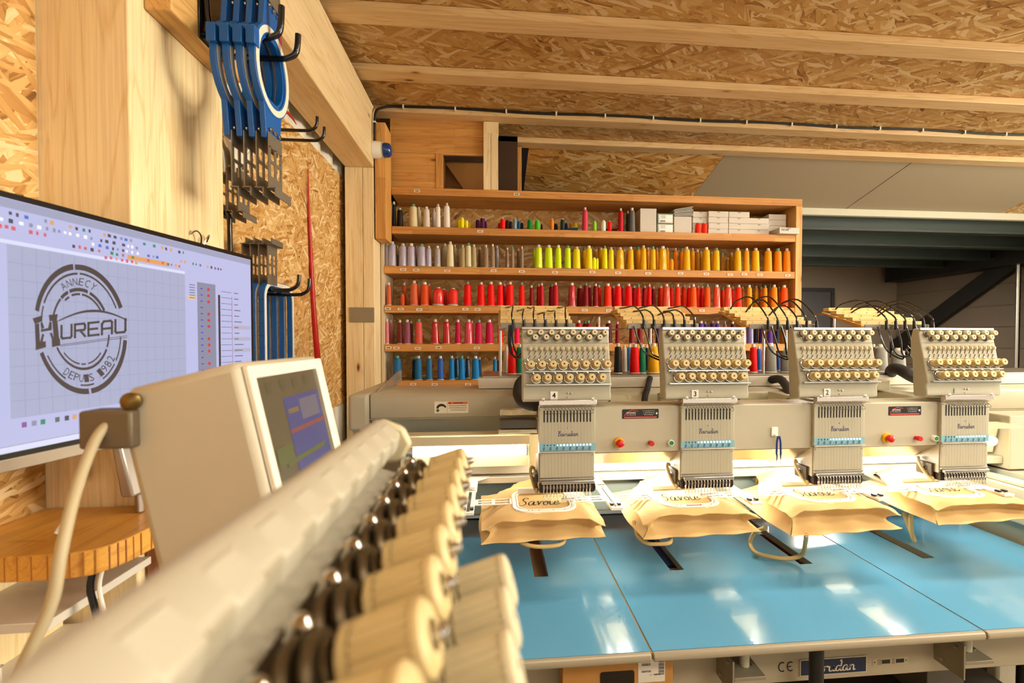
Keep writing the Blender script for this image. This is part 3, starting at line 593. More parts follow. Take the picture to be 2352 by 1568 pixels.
for k in range(7):
    z = base1 + .1045 + k * .0058; x = a0.x + .004 + .003 * math.sin(k * 2.1); M = Matrix.Rotation(.06 + .012 * k, 4, 'Y')
    s = MB().box(0, .115, 0, .12, 0, .0028); s.xf(Matrix.Translation((x, 2.737 + .003 * (k % 3), z)) @ Matrix.Rotation(-.05 - .02 * k, 4, 'Y')); m.add(s.v, s.f)
whole('paper_bag_pile', m, plain('greyish paper', 'c4bfb4', .7), 'slumped pile of flat paper bags on top of an open carton', 'paper bags', kind='stuff')
hh = .0345
for ci, (x0, x1, nrow) in enumerate(((1046, 1205, 4), (1208, 1414, 4), (1420, 1632, 4), (1628, 1836, 3))):
    for k in range(nrow):
        carton_z(x0 + (k % 2) * 2, x1 + (k % 2) * 3, base1 + k * hh, hh, 'flat white carton, %s from bottom in the %s stack left of the NOIR box' % (ORD[k], ['fourth', 'third', 'second', 'first'][ci]), Y0=2.752 if ci == 0 else 2.735, depth=.14)
for k in range(3):
    carton_z(1835, 2015, base1 + .002 + (k + 1) * hh, hh, 'flat white carton, %s from top in the stack behind the NOIR box' % ORD[2 - k], Y0=2.775, depth=.14, tab=False)
carton_z(1835, 2015, base1, hh + .0015, 'flat white carton at the bottom of the stack behind the NOIR box', Y0=2.775, depth=.14, tab=False)
def noir(root, a, b, Y0, z0, h):
    m = MB(); put_text(m, 'NOIR', (a + .034, Y0 - .0006, z0 + h * .62), RX, RZ, .013, shear=.15); obj('handwriting', m, M_ink, root, smooth=False)
carton_z(1948, 2156, base1, .0365, 'white carton marked NOIR jutting out over the shelf edge', Y0=2.672, depth=.10, extra=noir)
# small tape rolls lying on the shelf
def tape(px, py, code, label):
    p = atY(px, py, 2.74); r = .012; root = thing('bobbin_roll', label, 'bobbin', (p.x, 2.77, base1))
    obj('thread', MB().lathe([(r, 0), (r, .07)], (p.x + .02, 2.745, base1 + r), (-.9, .35, 0)), thread_mat(code), root); obj('core', MB().lathe([(.006, -.002), (.006, .072), (.003, .072), (.003, .06)], (p.x + .02, 2.745, base1 + r), (-.9, .35, 0), 12), M_corew, root)
tape(*RA(2085, 390), 'bl', 'blue bobbin lying on its side on the top thread shelf'); tape(*RB(235, 398), 'ma', 'dark red bobbin lying on its side on the top thread shelf')
# ================================================================== four-head embroidery machine
HX = [.207, .611, 1.011, 1.416]        # head centres (numbers 4, 3, 2, 1)
AX = [.138, .536, .935, 1.335]         # arm / slot / hoop centres
NUM = '4321'
em = thing('embroidery_machine', 'long beige four-head embroidery machine frame with lit work area', 'machine', (.8, 1.7, 0))
ZT = 1.3205
mb = MB().prism([(1.62, 1.2385), (1.615, 1.245), (1.615, ZT - .008), (1.625, ZT), (1.90, ZT), (1.90, 1.17), (1.68, 1.17)], 'x', -.40, 2.5)
obj('beam', mb, M_beige, em, .004)
obj('beam_seam', MB().box(-.40, 2.5, 1.6135, 1.617, 1.2365, 1.2395), plain('seam shade', '9c9274', .6), em)
obj('end_cover', MB().box(-.468, -.402, 1.605, 2.10, 1.2, ZT + .001), M_beige, em, .012)
obj('end_plate', MB().prism([(1.66, ZT), (2.10, ZT), (2.10, ZT + .048), (2.06, ZT + .05)], 'x', -.392, -.386), plain('smoked acrylic', 'a59c8c', .2), em)
# legs and lower frame down to the floor
for x in (-.43, 2.0):
    obj('machine_leg', MB().box(x - .04, x + .06, 1.66, 2.0, 0, 1.199), M_beige, em, .01)
obj('lower_frame', MB().box(-.40, 2.0, 1.70, 1.95, .12, .62), plain('dark machine base', '2a221a', .7), em)
# aluminium channel and thread tray behind the heads
TZ = 1.368
obj('thread_tray', MB().box(-.035, 2.45, 1.745, 2.02, TZ - .006, TZ), M_satin, em, .001)
obj('channel', MB().box(-.05, 2.45, 1.74, 1.80, ZT + .002, TZ - .0065), plain('white anodised channel', 'd2c9b8', .35), em, .002)
for x in (.30, .705, 1.105):
    obj('channel_slot', MB().box(x - .02, x + .02, 1.7385, 1.7395, ZT + .02, TZ - .014), M_shadowhole, em)
# lamp and rails under the beam
def lamp(x0, x1, Y=1.50, z=1.154, s=30.):
    m = glow('fluorescent tube %d' % s, 'fff6e4', s)
    t = obj('lamp_tube', MB().cyl((x0 + .02, Y, z), (x1 - .005, Y, z), .016, n=20), m, em)
    obj('tube_cap', MB().cyl((x0, Y, z), (x0 + .02, Y, z), .0175, n=20), M_alu, t); obj('tube_cap', MB().cyl((x1 - .006, Y, z), (x1, Y, z), .0175, n=20), M_alu, t)
    return t
lamp(-.262, .112, s=7.); lamp(.20, .84, 1.43, 1.130); lamp(.87, 1.50, 1.43, 1.130); lamp(1.55, 1.70, 1.47, 1.156)
obj('lamp_shade', MB().prism([(1.50, 1.200), (1.545, 1.19), (1.55, 1.09), (1.553, 1.09), (1.553, 1.205), (1.50, 1.2035)], 'x', -.29, .118).box(.116, .15, 1.485, 1.553, 1.09, 1.205), plain('beige lamp shade', 'd2c6a4', .35), em)
obj('lamp_shade', MB().prism([(1.43, 1.205), (1.52, 1.205), (1.54, 1.10), (1.545, 1.10), (1.53, 1.21), (1.43, 1.21)], 'x', .16, 1.78), MATS['beige lamp shade'], em)
obj('shade_lip', MB().box(-.29, .117, 1.472, 1.476, 1.177, 1.204), plain('beige lamp shade', 'd2c6a4', .35), em, .001)
obj('oiled_rail', MB().box(.025, .14, 1.50, 1.53, 1.262, 1.281), plain('worn cream rail', 'cfc3a2', .4, noise=.5, nscale=45), em, .002)
obj('grey_slide', MB().box(.025, .14, 1.49, 1.54, 1.222, 1.250), plain('dark grey slide', '514d46', .45), em, .002)
obj('slide_lip', MB().box(.02, .14, 1.486, 1.54, 1.208, 1.220), M_cream, em, .001)
obj('rear_rail', MB().box(-.15, 1.72, 1.60, 1.63, 1.0515, 1.078), plain('white rail', 'e3dcc8', .3), em, .001)
obj('front_rail', MB().box(-.15, 1.72, 1.575, 1.612, 1.026, 1.048), plain('anodised rail', 'd4ccb8', .28, .4), em, .002)
M_bed = plain('grey green steel', '8d958a', .35, .15)
obj('bed_plate', MB().box(-.2, 1.70, 1.61, 1.62, .915, 1.0255), M_bed, em)
obj('bed_lip', MB().box(-.2, 1.70, 1.598, 1.6095, .905, .914), M_alu, em)
for x in AX:
    obj('cylinder_arm', MB().box(x - .026, x + .026, 1.285, 1.60, 1.0, 1.028), M_satin, em, .008)
# right end of the bed
obj('bed_side', MB().box(1.705, 2.25, 1.0, 1.62, .90, 1.018), M_head, em, .004)
obj('bed_side_rail', MB().box(1.72, 1.76, .9, 1.62, 1.019, 1.032).box(1.80, 2.2, .9, 1.62, 1.019, 1.04), M_cream, em, .002)
obj('blue_scale', MB().box(1.775, 1.79, .9, 1.6, 1.019, 1.026), plain('pale blue strip', '5f9db4', .4), em)
obj('side_cover', MB().box(1.74, 2.3, 1.3, 1.62, .55, .895), M_beige, em, .006)
obj('right_column', MB().box(1.80, 2.4, 1.50, 1.62, 1.045, 1.235), M_beige, em, .004)
obj('column_clamp', MB().box(1.62, 1.80, 1.52, 1.58, 1.062, 1.088), M_beige, em, .003)
# front panel with its stainless skirt
PY = 1.318
fp = obj('front_panel', MB().box(.286, 1.342, PY, PY + .006, 1.181, 1.313).box(.286, 1.495, PY + .0062, 1.42, 1.302, 1.313), M_beige, em, .003)
ORG[fp.name] = ORG[em.name].copy()
obj('front_skirt', MB().hexa([(.286, PY + .001, 1.1805), (1.50, PY + .001, 1.1805), (1.50, 1.395, 1.131), (.286, 1.395, 1.131)], [(.286, PY + .003, 1.1815), (1.50, PY + .003, 1.1815), (1.50, 1.398, 1.132), (.286, 1.398, 1.132)]), plain('polished steel', 'a59a84', .36, .75), em)
M_stopy = plain('yellow plastic', 'd9a814', .35); M_stop = plain('red plastic', 'c4120e', .3); M_grn = plain('green plastic', '0a7a48', .3)
def button(x, z, kind):
    o = Vector((x, PY, z)); d = (0, -1, 0)
    if kind == 'stop':
        b = obj('emergency_stop', MB().lathe([(.0152, 0), (.0155, .004), (.014, .008), (.009, .0085)], o, d, 24), M_stopy, em)
        obj('mushroom_cap', MB().lathe([(.007, .008), (.0075, .012), (.0112, .013), (.0115, .019), (.009, .0225), (.004, .024)], o, d, 24), M_stop, b)
    elif kind == 'red':
        b = obj('stop_button', MB().lathe([(.0058, 0), (.0058, .008), (.0075, .0082), (.0078, .016), (.0068, .018)], o, d, 20), M_stop, em)
    else:
        b = obj('start_button', MB().lathe([(.0085, 0), (.0088, .010), (.0082, .012), (.0068, .012)], o, d, 20), M_white, em)
        obj('button_face', MB().lathe([(.0064, .0121), (.006, .0135)], o, d, 20), M_grn, b)
for x, z in ((.3554, 1.210), (1.1705, 1.2075)): button(x, z, 'stop')
for x, z in ((.4463, 1.2081), (1.2666, 1.2056)): button(x, z, 'red')
for x, z in ((.505, 1.2081), (1.3238, 1.2045)): button(x, z, 'green')
# black company stickers on the panel
M_stk = plain('black sticker', '161310', .3); M_stkr = plain('orange red print', 'd8402a', .5); M_stkw = plain('white print', 'd8d2c8', .5)
for x, z in ((.418, 1.2904), (1.2297, 1.2875)):
    st = obj('sticker', MB().prism(rrect(x - .053, x + .053, z - .0135, z + .0135, .003), 'y', PY - .0006, PY - .0001), M_stk, em)
    m = MB(); o = (x, PY - .0007, z)
    put_text(m, 'BRODERIES', (x - .027, PY - .0007, z + .003), RX, RZ, .0042, .026, .0002, 1, bold=True); put_text(m, 'du Revard', (x - .027, PY - .0007, z - .0025), RX, RZ, .003, .026, .0002, 1)
    for k, s in enumerate(('E. contact@broderies.fr', 'T. 04 79 34 56 78', 'W. broderies.fr')): put_text(m, s, (x + .024, PY - .0007, z + .008 - k * .0052), RX, RZ, .0032, .036 - k * .004, .0002, 1)
    quad(m, (x + .047, PY - .0007, z + .001), RX, RZ, .005, .0055, .0002, 1)
    quad(m, (x, PY - .0007, z - .0098), RX, RZ, .094, .0038, .0002, 0)
    p = [(-.046, -.006), (-.038, .003), (-.026, .0085), (-.024, .0102), (-.021, .0088), (-.006, .0066), (-.006, .0078), (-.021, .0102), (-.024, .0118), (-.028, .0098), (-.04, .0045), (-.048, -.006)]
    m.add([(x + a, PY - .0009, z + b + .0005) for a, b in p], [(0, 1, 10, 11), (1, 2, 9, 10), (2, 3, 8, 9), (3, 4, 7, 8), (4, 5, 6, 7)], 0)
    obj('sticker_print', m, [M_stkr, M_stkw], st, smooth=False)
# danger sticker on the beam
p = atY(1037, 935, 1.614); w2, h2 = .056, .0195
st = obj('danger_sticker', MB().box(p.x - w2, p.x + w2, 1.6142, 1.6148, p.z - h2, p.z + h2), plain('cream sticker', 'e0d8c4', .5), em)
m = MB(); py = 1.614
quad(m, (p.x + .021, py, p.z + .0145), RX, RZ, .066, .0075, .0002, 0); put_text(m, 'DANGER', (p.x + .023, py, p.z + .0145), RX, RZ, .005, .03, .0004, 1, bold=True)
m.add([(p.x - .009, py - .0004, p.z + .0118), (p.x - .002, py - .0004, p.z + .0118), (p.x - .0055, py - .0004, p.z + .0172)], [(0, 1, 2)], 1)
for k, s in enumerate(('PIECES EN MOUVEMENT', 'NE PAS S\'APPROCHER EN', 'COURS D\'UTILISATION')): put_text(m, s, (p.x + .021, py, p.z + .005 - k * .0072), RX, RZ, .0042, .058 - .008 * (k == 2), .0003, 1)
quad(m, (p.x - .0138, py, p.z), RX, RZ, .0006, .036, .0002, 1)
arc = [(-.050 + .008 * math.cos(a), 0) for a in (0,)]
pts = [(math.radians(170 - k * 15)) for k in range(11)]
m.add([(p.x - .033 + .017 * math.cos(a), py - .0004, p.z - .004 + .016 * math.sin(a)) for a in pts] + [(p.x - .032 + .012 * math.cos(a), py - .0004, p.z - .006 + .010 * math.sin(a)) for a in pts], [(k, k + 1, 12 + k, 11 + k) for k in range(10)], 1)
m.add([(p.x - .045 + .005 * math.cos(k), py - .0005, p.z - .010 + .005 * math.sin(k)) for k in [2 * math.pi * i / 12 for i in range(12)]], [tuple(range(12))], 2)
obj('sticker_print', m, [plain('orange print', 'd8631a', .5), M_ink, plain('green print', '2a6a4a', .5)], st, smooth=False)
# white hook and blue thread snips
hk = obj('snips_hook', MB().box(.808, .828, PY - .004, PY - .0002, 1.219, 1.246).box(.814, .822, PY - .012, PY - .004, 1.221, 1.226), M_white, em, .0015)
sn = thing('thread_snips', 'small blue handled thread snips hanging on the white hook', 'snips', (.823, PY - .014, 1.145))
for s in (-1, 1):
    obj('handle', MB().tube([(.8225 + s * .002, PY - .016, 1.222), (.8225 + s * .0055, PY - .016, 1.205), (.8225 + s * .006, PY - .016, 1.185), (.8225 + s * .0065, PY - .016, 1.172), (.8225 + s * .005, PY - .016, 1.167)], .0028, 8, smooth=4), plain('blue plastic handle', '16357e', .35), sn)
    obj('blade', MB().hexa([(.8225 + s * .003, PY - .017, 1.167), (.8225 + s * .0085, PY - .017, 1.167), (.8225 + s * .0085, PY - .0145, 1.167), (.8225 + s * .003, PY - .0145, 1.167)], [(.8225 + s * .005, PY - .0165, 1.143), (.8225 + s * .0055, PY - .0165, 1.143), (.8225 + s * .0055, PY - .015, 1.143), (.8225 + s * .005, PY - .015, 1.143)]), plain('blade steel', '6a645c', .3, .9), sn)
# ------------------------------------------------------------------ heads
FT = math.atan2(.0345, .158)           # lean of the tension face
FN = Vector((0, -math.cos(FT), math.sin(FT))); FU = Vector((0, math.sin(FT), math.cos(FT)))
def face(dx, z, hx, lift=0.):
    """point on the sloped tension face at height z"""
    Y = 1.3061 + (z - 1.3716) * math.tan(FT); return Vector((hx + dx, Y, z)) + FN * lift
qk = FN.to_track_quat('Z', 'Y')
# knob meshes (axis +z)
me_disc_s = MB().lathe([(.0092, 0), (.0092, .003), (.0075, .0035), (.0065, .009), (.0075, .0092), (.0075, .011)], n=16).mesh('tension_disc', plain('dull steel disc', '7d7464', .35, .8))
me_cap_s = MB().lathe([(.0074, .0105), (.0078, .012), (.0078, .021), (.0068, .0225), (.0022, .0225), (.0019, .019)], n=18).lathe([(.0019, .0192), (.0006, .0192)], n=8, mi=1).mesh('tension_knob', [M_knobw, M_shadowhole])
me_disc_l = MB().lathe([(.0135, 0), (.0145, .002), (.0140, .0045), (.0105, .0055), (.0100, .007)], n=20).tube([(-.012, .004, .003), (-.019, .008, .006), (-.019, .015, .010), (-.010, .0155, .011), (-.006, .012, .008)], .0012, 6, smooth=3).mesh('tension_disc', M_chrome)
def fluted(r, z0, z1, n=44, d=.0005):
    vs = []; fs = []
    for z in (z0, z1):
        for k in range(n):
            a = 2 * math.pi * k / n; rr = r - (d if k % 2 else 0); vs.append((rr * math.cos(a), rr * math.sin(a), z))
    for k in range(n): fs.append((k, (k + 1) % n, n + (k + 1) % n, n + k))
    return vs, fs
mbk = MB().lathe([(.0105, .006), (.0125, .008), (.0125, .014), (.0112, .0165)], n=22)
v, f = fluted(.0098, .0165, .029, 36); mbk.add(v, f); mbk.lathe([(.0098, .029), (.0085, .0305), (.0024, .0305), (.0020, .027)], n=18, cap=False).lathe([(.0020, .0272), (.0006, .0272)], n=8, mi=1)
me_cap_l = mbk.mesh('tension_knob', [M_knob, M_shadowhole], ang=30)
me_roll = MB().lathe([(.0058, 0), (.0064, .002), (.0064, .007), (.0050, .008), (.0032, .0065), (.0030, .0095), (.0018, .0098)], n=16).mesh('thread_roller', M_knobw)
me_slit = MB().box(-.0009, .0009, -.0055, .0055, -.0002, .0006).xf(Matrix.Rotation(math.radians(-28), 4, 'Z')).mesh('thread_slit', plain('slit shade', '4a4436', .7))
me_slot = MB().prism(rrect(-.0017, .0017, -.0165, .0165, .0016, 3), 'z', -.0003, .0005).mesh('needle_slot', M_shadowhole)
me_need = MB().cyl((0, 0, .048), (0, 0, .020), .0022, n=8).cyl((0, 0, .020), (0, 0, .004), .0012, n=6).tube([(0, -.001, .030), (-.0012, -.006, .024), (-.0012, -.005, .010), (-.0012, -.004, .003), (.0022, -.004, .0), (.0034, -.003, .006), (.0028, -.001, .012)], .0010, 6, smooth=3).box(-.0028, .0028, -.0035, .003, .026, .036).mesh('needle_bar', M_chrome)
me_screw = MB().lathe([(.0026, 0), (.0026, .0012), (.0018, .002)], n=10).mesh('screw', M_satin)
me_tab = MB().box(-.0035, .0035, -.004, .0055, 0, .0015).lathe([(.0024, .0015), (.0024, .0035), (.0014, .004)], n=10, mi=1).mesh('screw_tab', [M_white, M_satin])
ROWC = [(-.1045 + i * .0302) for i in range(8)]; ROWD = [(-.0895 + i * .0302) for i in range(7)]
qy = Vector((0, -1, 0)).to_track_quat('Z', 'Y')
qy = Matrix(((1, 0, 0), (0, 0, -1), (0, 1, 0))).to_quaternion()      # local z -> -y, local y -> z
qf = Matrix(((1, 0, 0), (0, FU.y, FN.y), (0, FU.z, FN.z))).to_quaternion()
M_band = plain('pale blue band', '7fb4c4', .3); M_digit = plain('dark blue print', '1c2a6a', .5); M_led = glow('glowing led glint', 'f4f8ff', 1.4); M_ledr = plain('dark led lens', '4a2a22', .3)  # led glow stands in for lamp glare on the lenses
M_seam = plain('panel joint', '8b8266', .7)
desc = {'4': 'above the leftmost canvas bag', '3': 'beside the red and green start buttons', '2': 'beside the hanging blue snips', '1': 'at the far right end'}
for hx, nm in zip(HX, NUM):
    hd = thing('sewing_unit', 'beige sewing unit number %s with ivory knobs %s' % (nm, desc[nm]), 'sewing head', (hx, 1.36, 1.06), 'sewing units of the embroidery machine')
    yb = lambda z: 1.3061 + (z - 1.3716) * math.tan(FT)
    prof = [(yb(1.534), 1.534), (yb(1.373), 1.373), (1.3125, 1.360), (1.3095, 1.345), (1.3095, 1.333), (1.318, 1.3285), (1.356, 1.3285), (1.362, 1.44), (1.369, 1.45), (1.369, 1.507), (1.361, 1.534)]
    obj('tension_case', MB().prism(prof, 'x', hx - .1235, hx + .1235), M_head, hd, .003)
    # joints between the stacked face plates
    for z in (1.4905, 1.4435):
        p = face(0, z, hx, .0004); m = MB().box(-.1225, .1225, -.0006, .0006, -.0003, .0003); m.xf(Matrix.Translation(p) @ qf.to_matrix().to_4x4()); obj('plate_joint', m, M_seam, hd, smooth=False)
    # top bar and ledges
    m = MB().box(-.1235, .1235, -.0035, .004, 0, .006); m.xf(Matrix.Translation(face(0, 1.531, hx, .0002)) @ qf.to_matrix().to_4x4()); obj('top_bar', m, M_alu, hd, .0008)
    for z in (1.4105, 1.375):
        m = MB().box(-.116, .1225, -.0012, .0012, 0, .011); m.xf(Matrix.Translation(face(0, z, hx, .0002)) @ qf.to_matrix().to_4x4()); obj('ledge', m, M_alu, hd)
    def knob(me_d, me_c, dx, z):
        k = inst('tension_knob', me_c, hd, face(dx, z, hx, .0002), qf); sub_inst('tension_disc', me_d, k)
    for dx in ROWC: knob(me_disc_s, me_cap_s, dx + .002, 1.5165); knob(me_disc_l, me_cap_l, dx + .003, 1.4285)
    for dx in ROWD: knob(me_disc_s, me_cap_s, dx + .002, 1.5035); knob(me_disc_l, me_cap_l, dx + .003, 1.3925)
    for i in range(15):
        dx = -.101 + i * .0151
        inst('thread_roller', me_roll, hd, face(dx, 1.4745, hx, .0002), qf)
        for z in (1.4625, 1.4515): inst('thread_slit', me_slit, hd, face(dx - .003, z, hx, .0004), qf)
    # number plate and little holes
    np_ = obj('number_plate', MB().box(hx - .047, hx - .027, 1.3080, 1.3092, 1.3355, 1.3575), M_white, hd) if nm != '1' else hd
    m = MB(); put_text(m, nm, (hx - .037, 1.3079, 1.3465), RX, RZ, .0145, bold=True); obj('number', m, M_ink, np_, smooth=False)
    for dx, z, r in ((.0016, 1.3520, .0026), (.0115, 1.3515, .0034), (.002, 1.3405, .0022)):
        inst('screw', me_screw, hd, (hx + dx, 1.3094, z), qy, (r / .0026, r / .0026, .6))
    # needle case
    NP = 1.305
    obj('needle_case', MB().box(hx - .0785, hx + .0785, NP, NP + .006, 1.1925, 1.3135).box(hx - .077, hx + .077, NP + .0062, 1.352, 1.10, 1.3135), M_head, hd, .0015)
    obj('case_flange', MB().prism([(NP - .013, 1.335), (NP - .013, 1.322), (NP - .002, 1.3138), (NP + .0035, 1.3138), (NP + .0035, 1.335)], 'x', hx - .0795, hx + .0795), plain('anodised flange', 'd8cec4', .25, .9), hd, .0008)
    for dx in (-.068, .069): inst('screw_tab', me_tab, hd, (hx + dx, NP - .0132, 1.336), qy)
    for dx, z in ((-.075, 1.307), (.075, 1.307), (0, 1.256), (-.073, 1.181), (.072, 1.181), (-.075, 1.19)): inst('screw', me_screw, hd, (hx + dx, NP - .0001, z), qy, (.7, .7, .7))
    for i in range(15):
        dx = -.0644 + i * .0092
        inst('needle_slot', me_slot, hd, (hx + dx, NP - .0002, 1.289), qy)
    m = MB()
    for i in range(15):
        dx = -.0644 + i * .0092
        m.tube([(hx + dx + .002, NP - .001, 1.311), (hx + dx + .0055, NP - .012, 1.304), (hx + dx + .0048, NP - .0135, 1.2995), (hx + dx + .002, NP - .009, 1.297)], .0009, 5, smooth=3)
    obj('take_up_levers', m, M_satin, hd, kind='stuff')
    m = MB()
    for i in range(15):
        dx = -.0635 + i * .0092
        m.tube([(hx + dx, NP - .0016, 1.275), (hx + dx + .001, NP - .0013, 1.118)], .00022, 3, mi=i % 3)
    obj('sewing_threads', m, [plain('grey thread', '8d8468', .6), plain('olive thread', '7a7a50', .6), plain('brown thread', '80604a', .6)], hd, kind='stuff')
    lg = obj('maker_name', (lambda q: (put_pen(q, 'Barudan', (hx + .002, NP - .0002, 1.2385), RX, RZ, .0135, .085, .12), q)[1])(MB()), M_digit, hd, smooth=False)
    bd = obj('blue_band', MB().box(hx - .0785, hx + .0785, NP - .0009, NP - .0002, 1.1935, 1.2135), M_band, hd)
    m = MB()
    for i in range(8): put_text(m, '0', (hx - .0655 + i * .0182, NP - .001, 1.1995), RX, RZ, .0096, .0058, .0003, 0, bold=True, shear=.18)
    for i in range(7): quad(m, (hx - .0565 + i * .0182, NP - .001, 1.1965), RX, RZ, .0018, .0018, .0003, 0)
    obj('band_digits', m, M_digit, bd, smooth=False)
    me_l = MB().lathe([(.0016, 0), (.0014, .001), (.0007, .0014)], n=8)
    for i in range(15):
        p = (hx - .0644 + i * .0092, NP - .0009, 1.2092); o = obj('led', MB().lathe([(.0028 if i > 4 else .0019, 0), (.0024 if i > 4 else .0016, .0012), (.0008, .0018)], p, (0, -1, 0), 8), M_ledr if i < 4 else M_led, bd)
    obj('clear_strip', MB().box(hx - .0785, hx + .0785, NP - .006, NP - .0002, 1.1895, 1.1925), plain('clear acrylic strip', 'c8c0b4', .1, .2), hd, .0006)
    obj('lower_cover', MB().box(hx - .0765, hx + .0760, NP + .0002, NP + .0060, 1.118, 1.1885), M_head, hd, .0015)
    obj('side_cheek', MB().prism([(NP + .0065, 1.188), (NP + .0065, 1.10), (1.36, 1.10), (1.395, 1.12), (1.395, 1.165)], 'x', hx - .0795, hx - .0772), M_cream, hd)
    obj('perforated_strip', MB().box(hx - .0765, hx + .0765, NP - .001, NP + .006, 1.1115, 1.1175), M_satin, hd, .0006)
    m = MB()
    for i in range(15): quad(m, (hx - .0644 + i * .0092, NP - .0012, 1.1145), RX, RZ, .0045, .0022, .0003)
    obj('strip_holes', m, M_cream, hd, smooth=False)
    obj('chrome_bar', MB().box(hx - .072, hx + .075, NP - .008, NP + .003, 1.102, 1.1110), M_chrome, hd, .0012)
    obj('needle_plate', MB().box(hx - .077, hx + .075, NP + .002, NP + .04, 1.077, 1.1025), plain('oily dark metal', '3a3026', .35, .6), hd)
    for i in range(15): inst('needle_bar', me_need, hd, (hx - .0660 + i * .0092, NP - .003, 1.0625))
    # presser lever mechanism on the left of the case
    obj('lever_arm', MB().tube([(hx - .086, 1.372, 1.128), (hx - .094, 1.366, 1.134), (hx - .098, 1.36, 1.122), (hx - .092, 1.345, 1.095), (hx - .086, 1.33, 1.078), (hx - .082, 1.325, 1.078), (hx - .086, 1.35, 1.105)], .0045, 8, smooth=4), plain('tan lever', 'b39a6a', .4), hd)
    obj('lever_block', MB().box(hx - .088, hx - .0800, 1.325, 1.38, 1.085, 1.125).box(hx - .090, hx - .0802, 1.34, 1.36, 1.10, 1.112), plain('dark lever block', '4a4032', .4, .5), hd, .002)
    obj('side_latch', MB().tube([(hx + .0765, 1.318, 1.104), (hx + .079, 1.314, 1.09), (hx + .077, 1.312, 1.08), (hx + .068, 1.31, 1.077)], .003, 8, smooth=4), plain('dark latch', '3a2c22', .3, .4), hd)
    obj('arm_block', MB().box(hx - .045, hx + .045, 1.37, 1.60, 1.215, 1.318), M_beige, hd, .004)
    # black cable sleeve leaving behind the head
    MS = plain('black cable sleeve', '14120f', .75, bump=.4, nscale=300)
    if nm == '4': sp_ = [atY(*q) for q in ((1203, 868, 1.72), (1192, 880, 1.66), (1188, 903, 1.56), (1200, 925, 1.46), (1232, 933, 1.40))]; sr = .015
    elif nm == '3': sp_ = [atY(*q) for q in ((1493, 868, 1.735), (1490, 880, 1.70), (1486, 896, 1.62), (1482, 908, 1.59), (1479, 930, 1.52))]; sr = .011
    else: sp_ = [atY(*q) for q in ((1772, 872, 1.735), (1792, 871, 1.68), (1808, 890, 1.60), (1813, 912, 1.52), (1817, 932, 1.45))]; sr = .015
    if nm != '1': obj('cable_sleeve', MB().tube(sp_, sr, 10, smooth=4), MS, hd)
    obj('cable_tail', MB().tube([(hx + .127, 1.40, 1.36), (hx + .132, 1.40, 1.335), (hx + .140, 1.39, 1.318)], .004, 8, smooth=4), M_dark, hd)
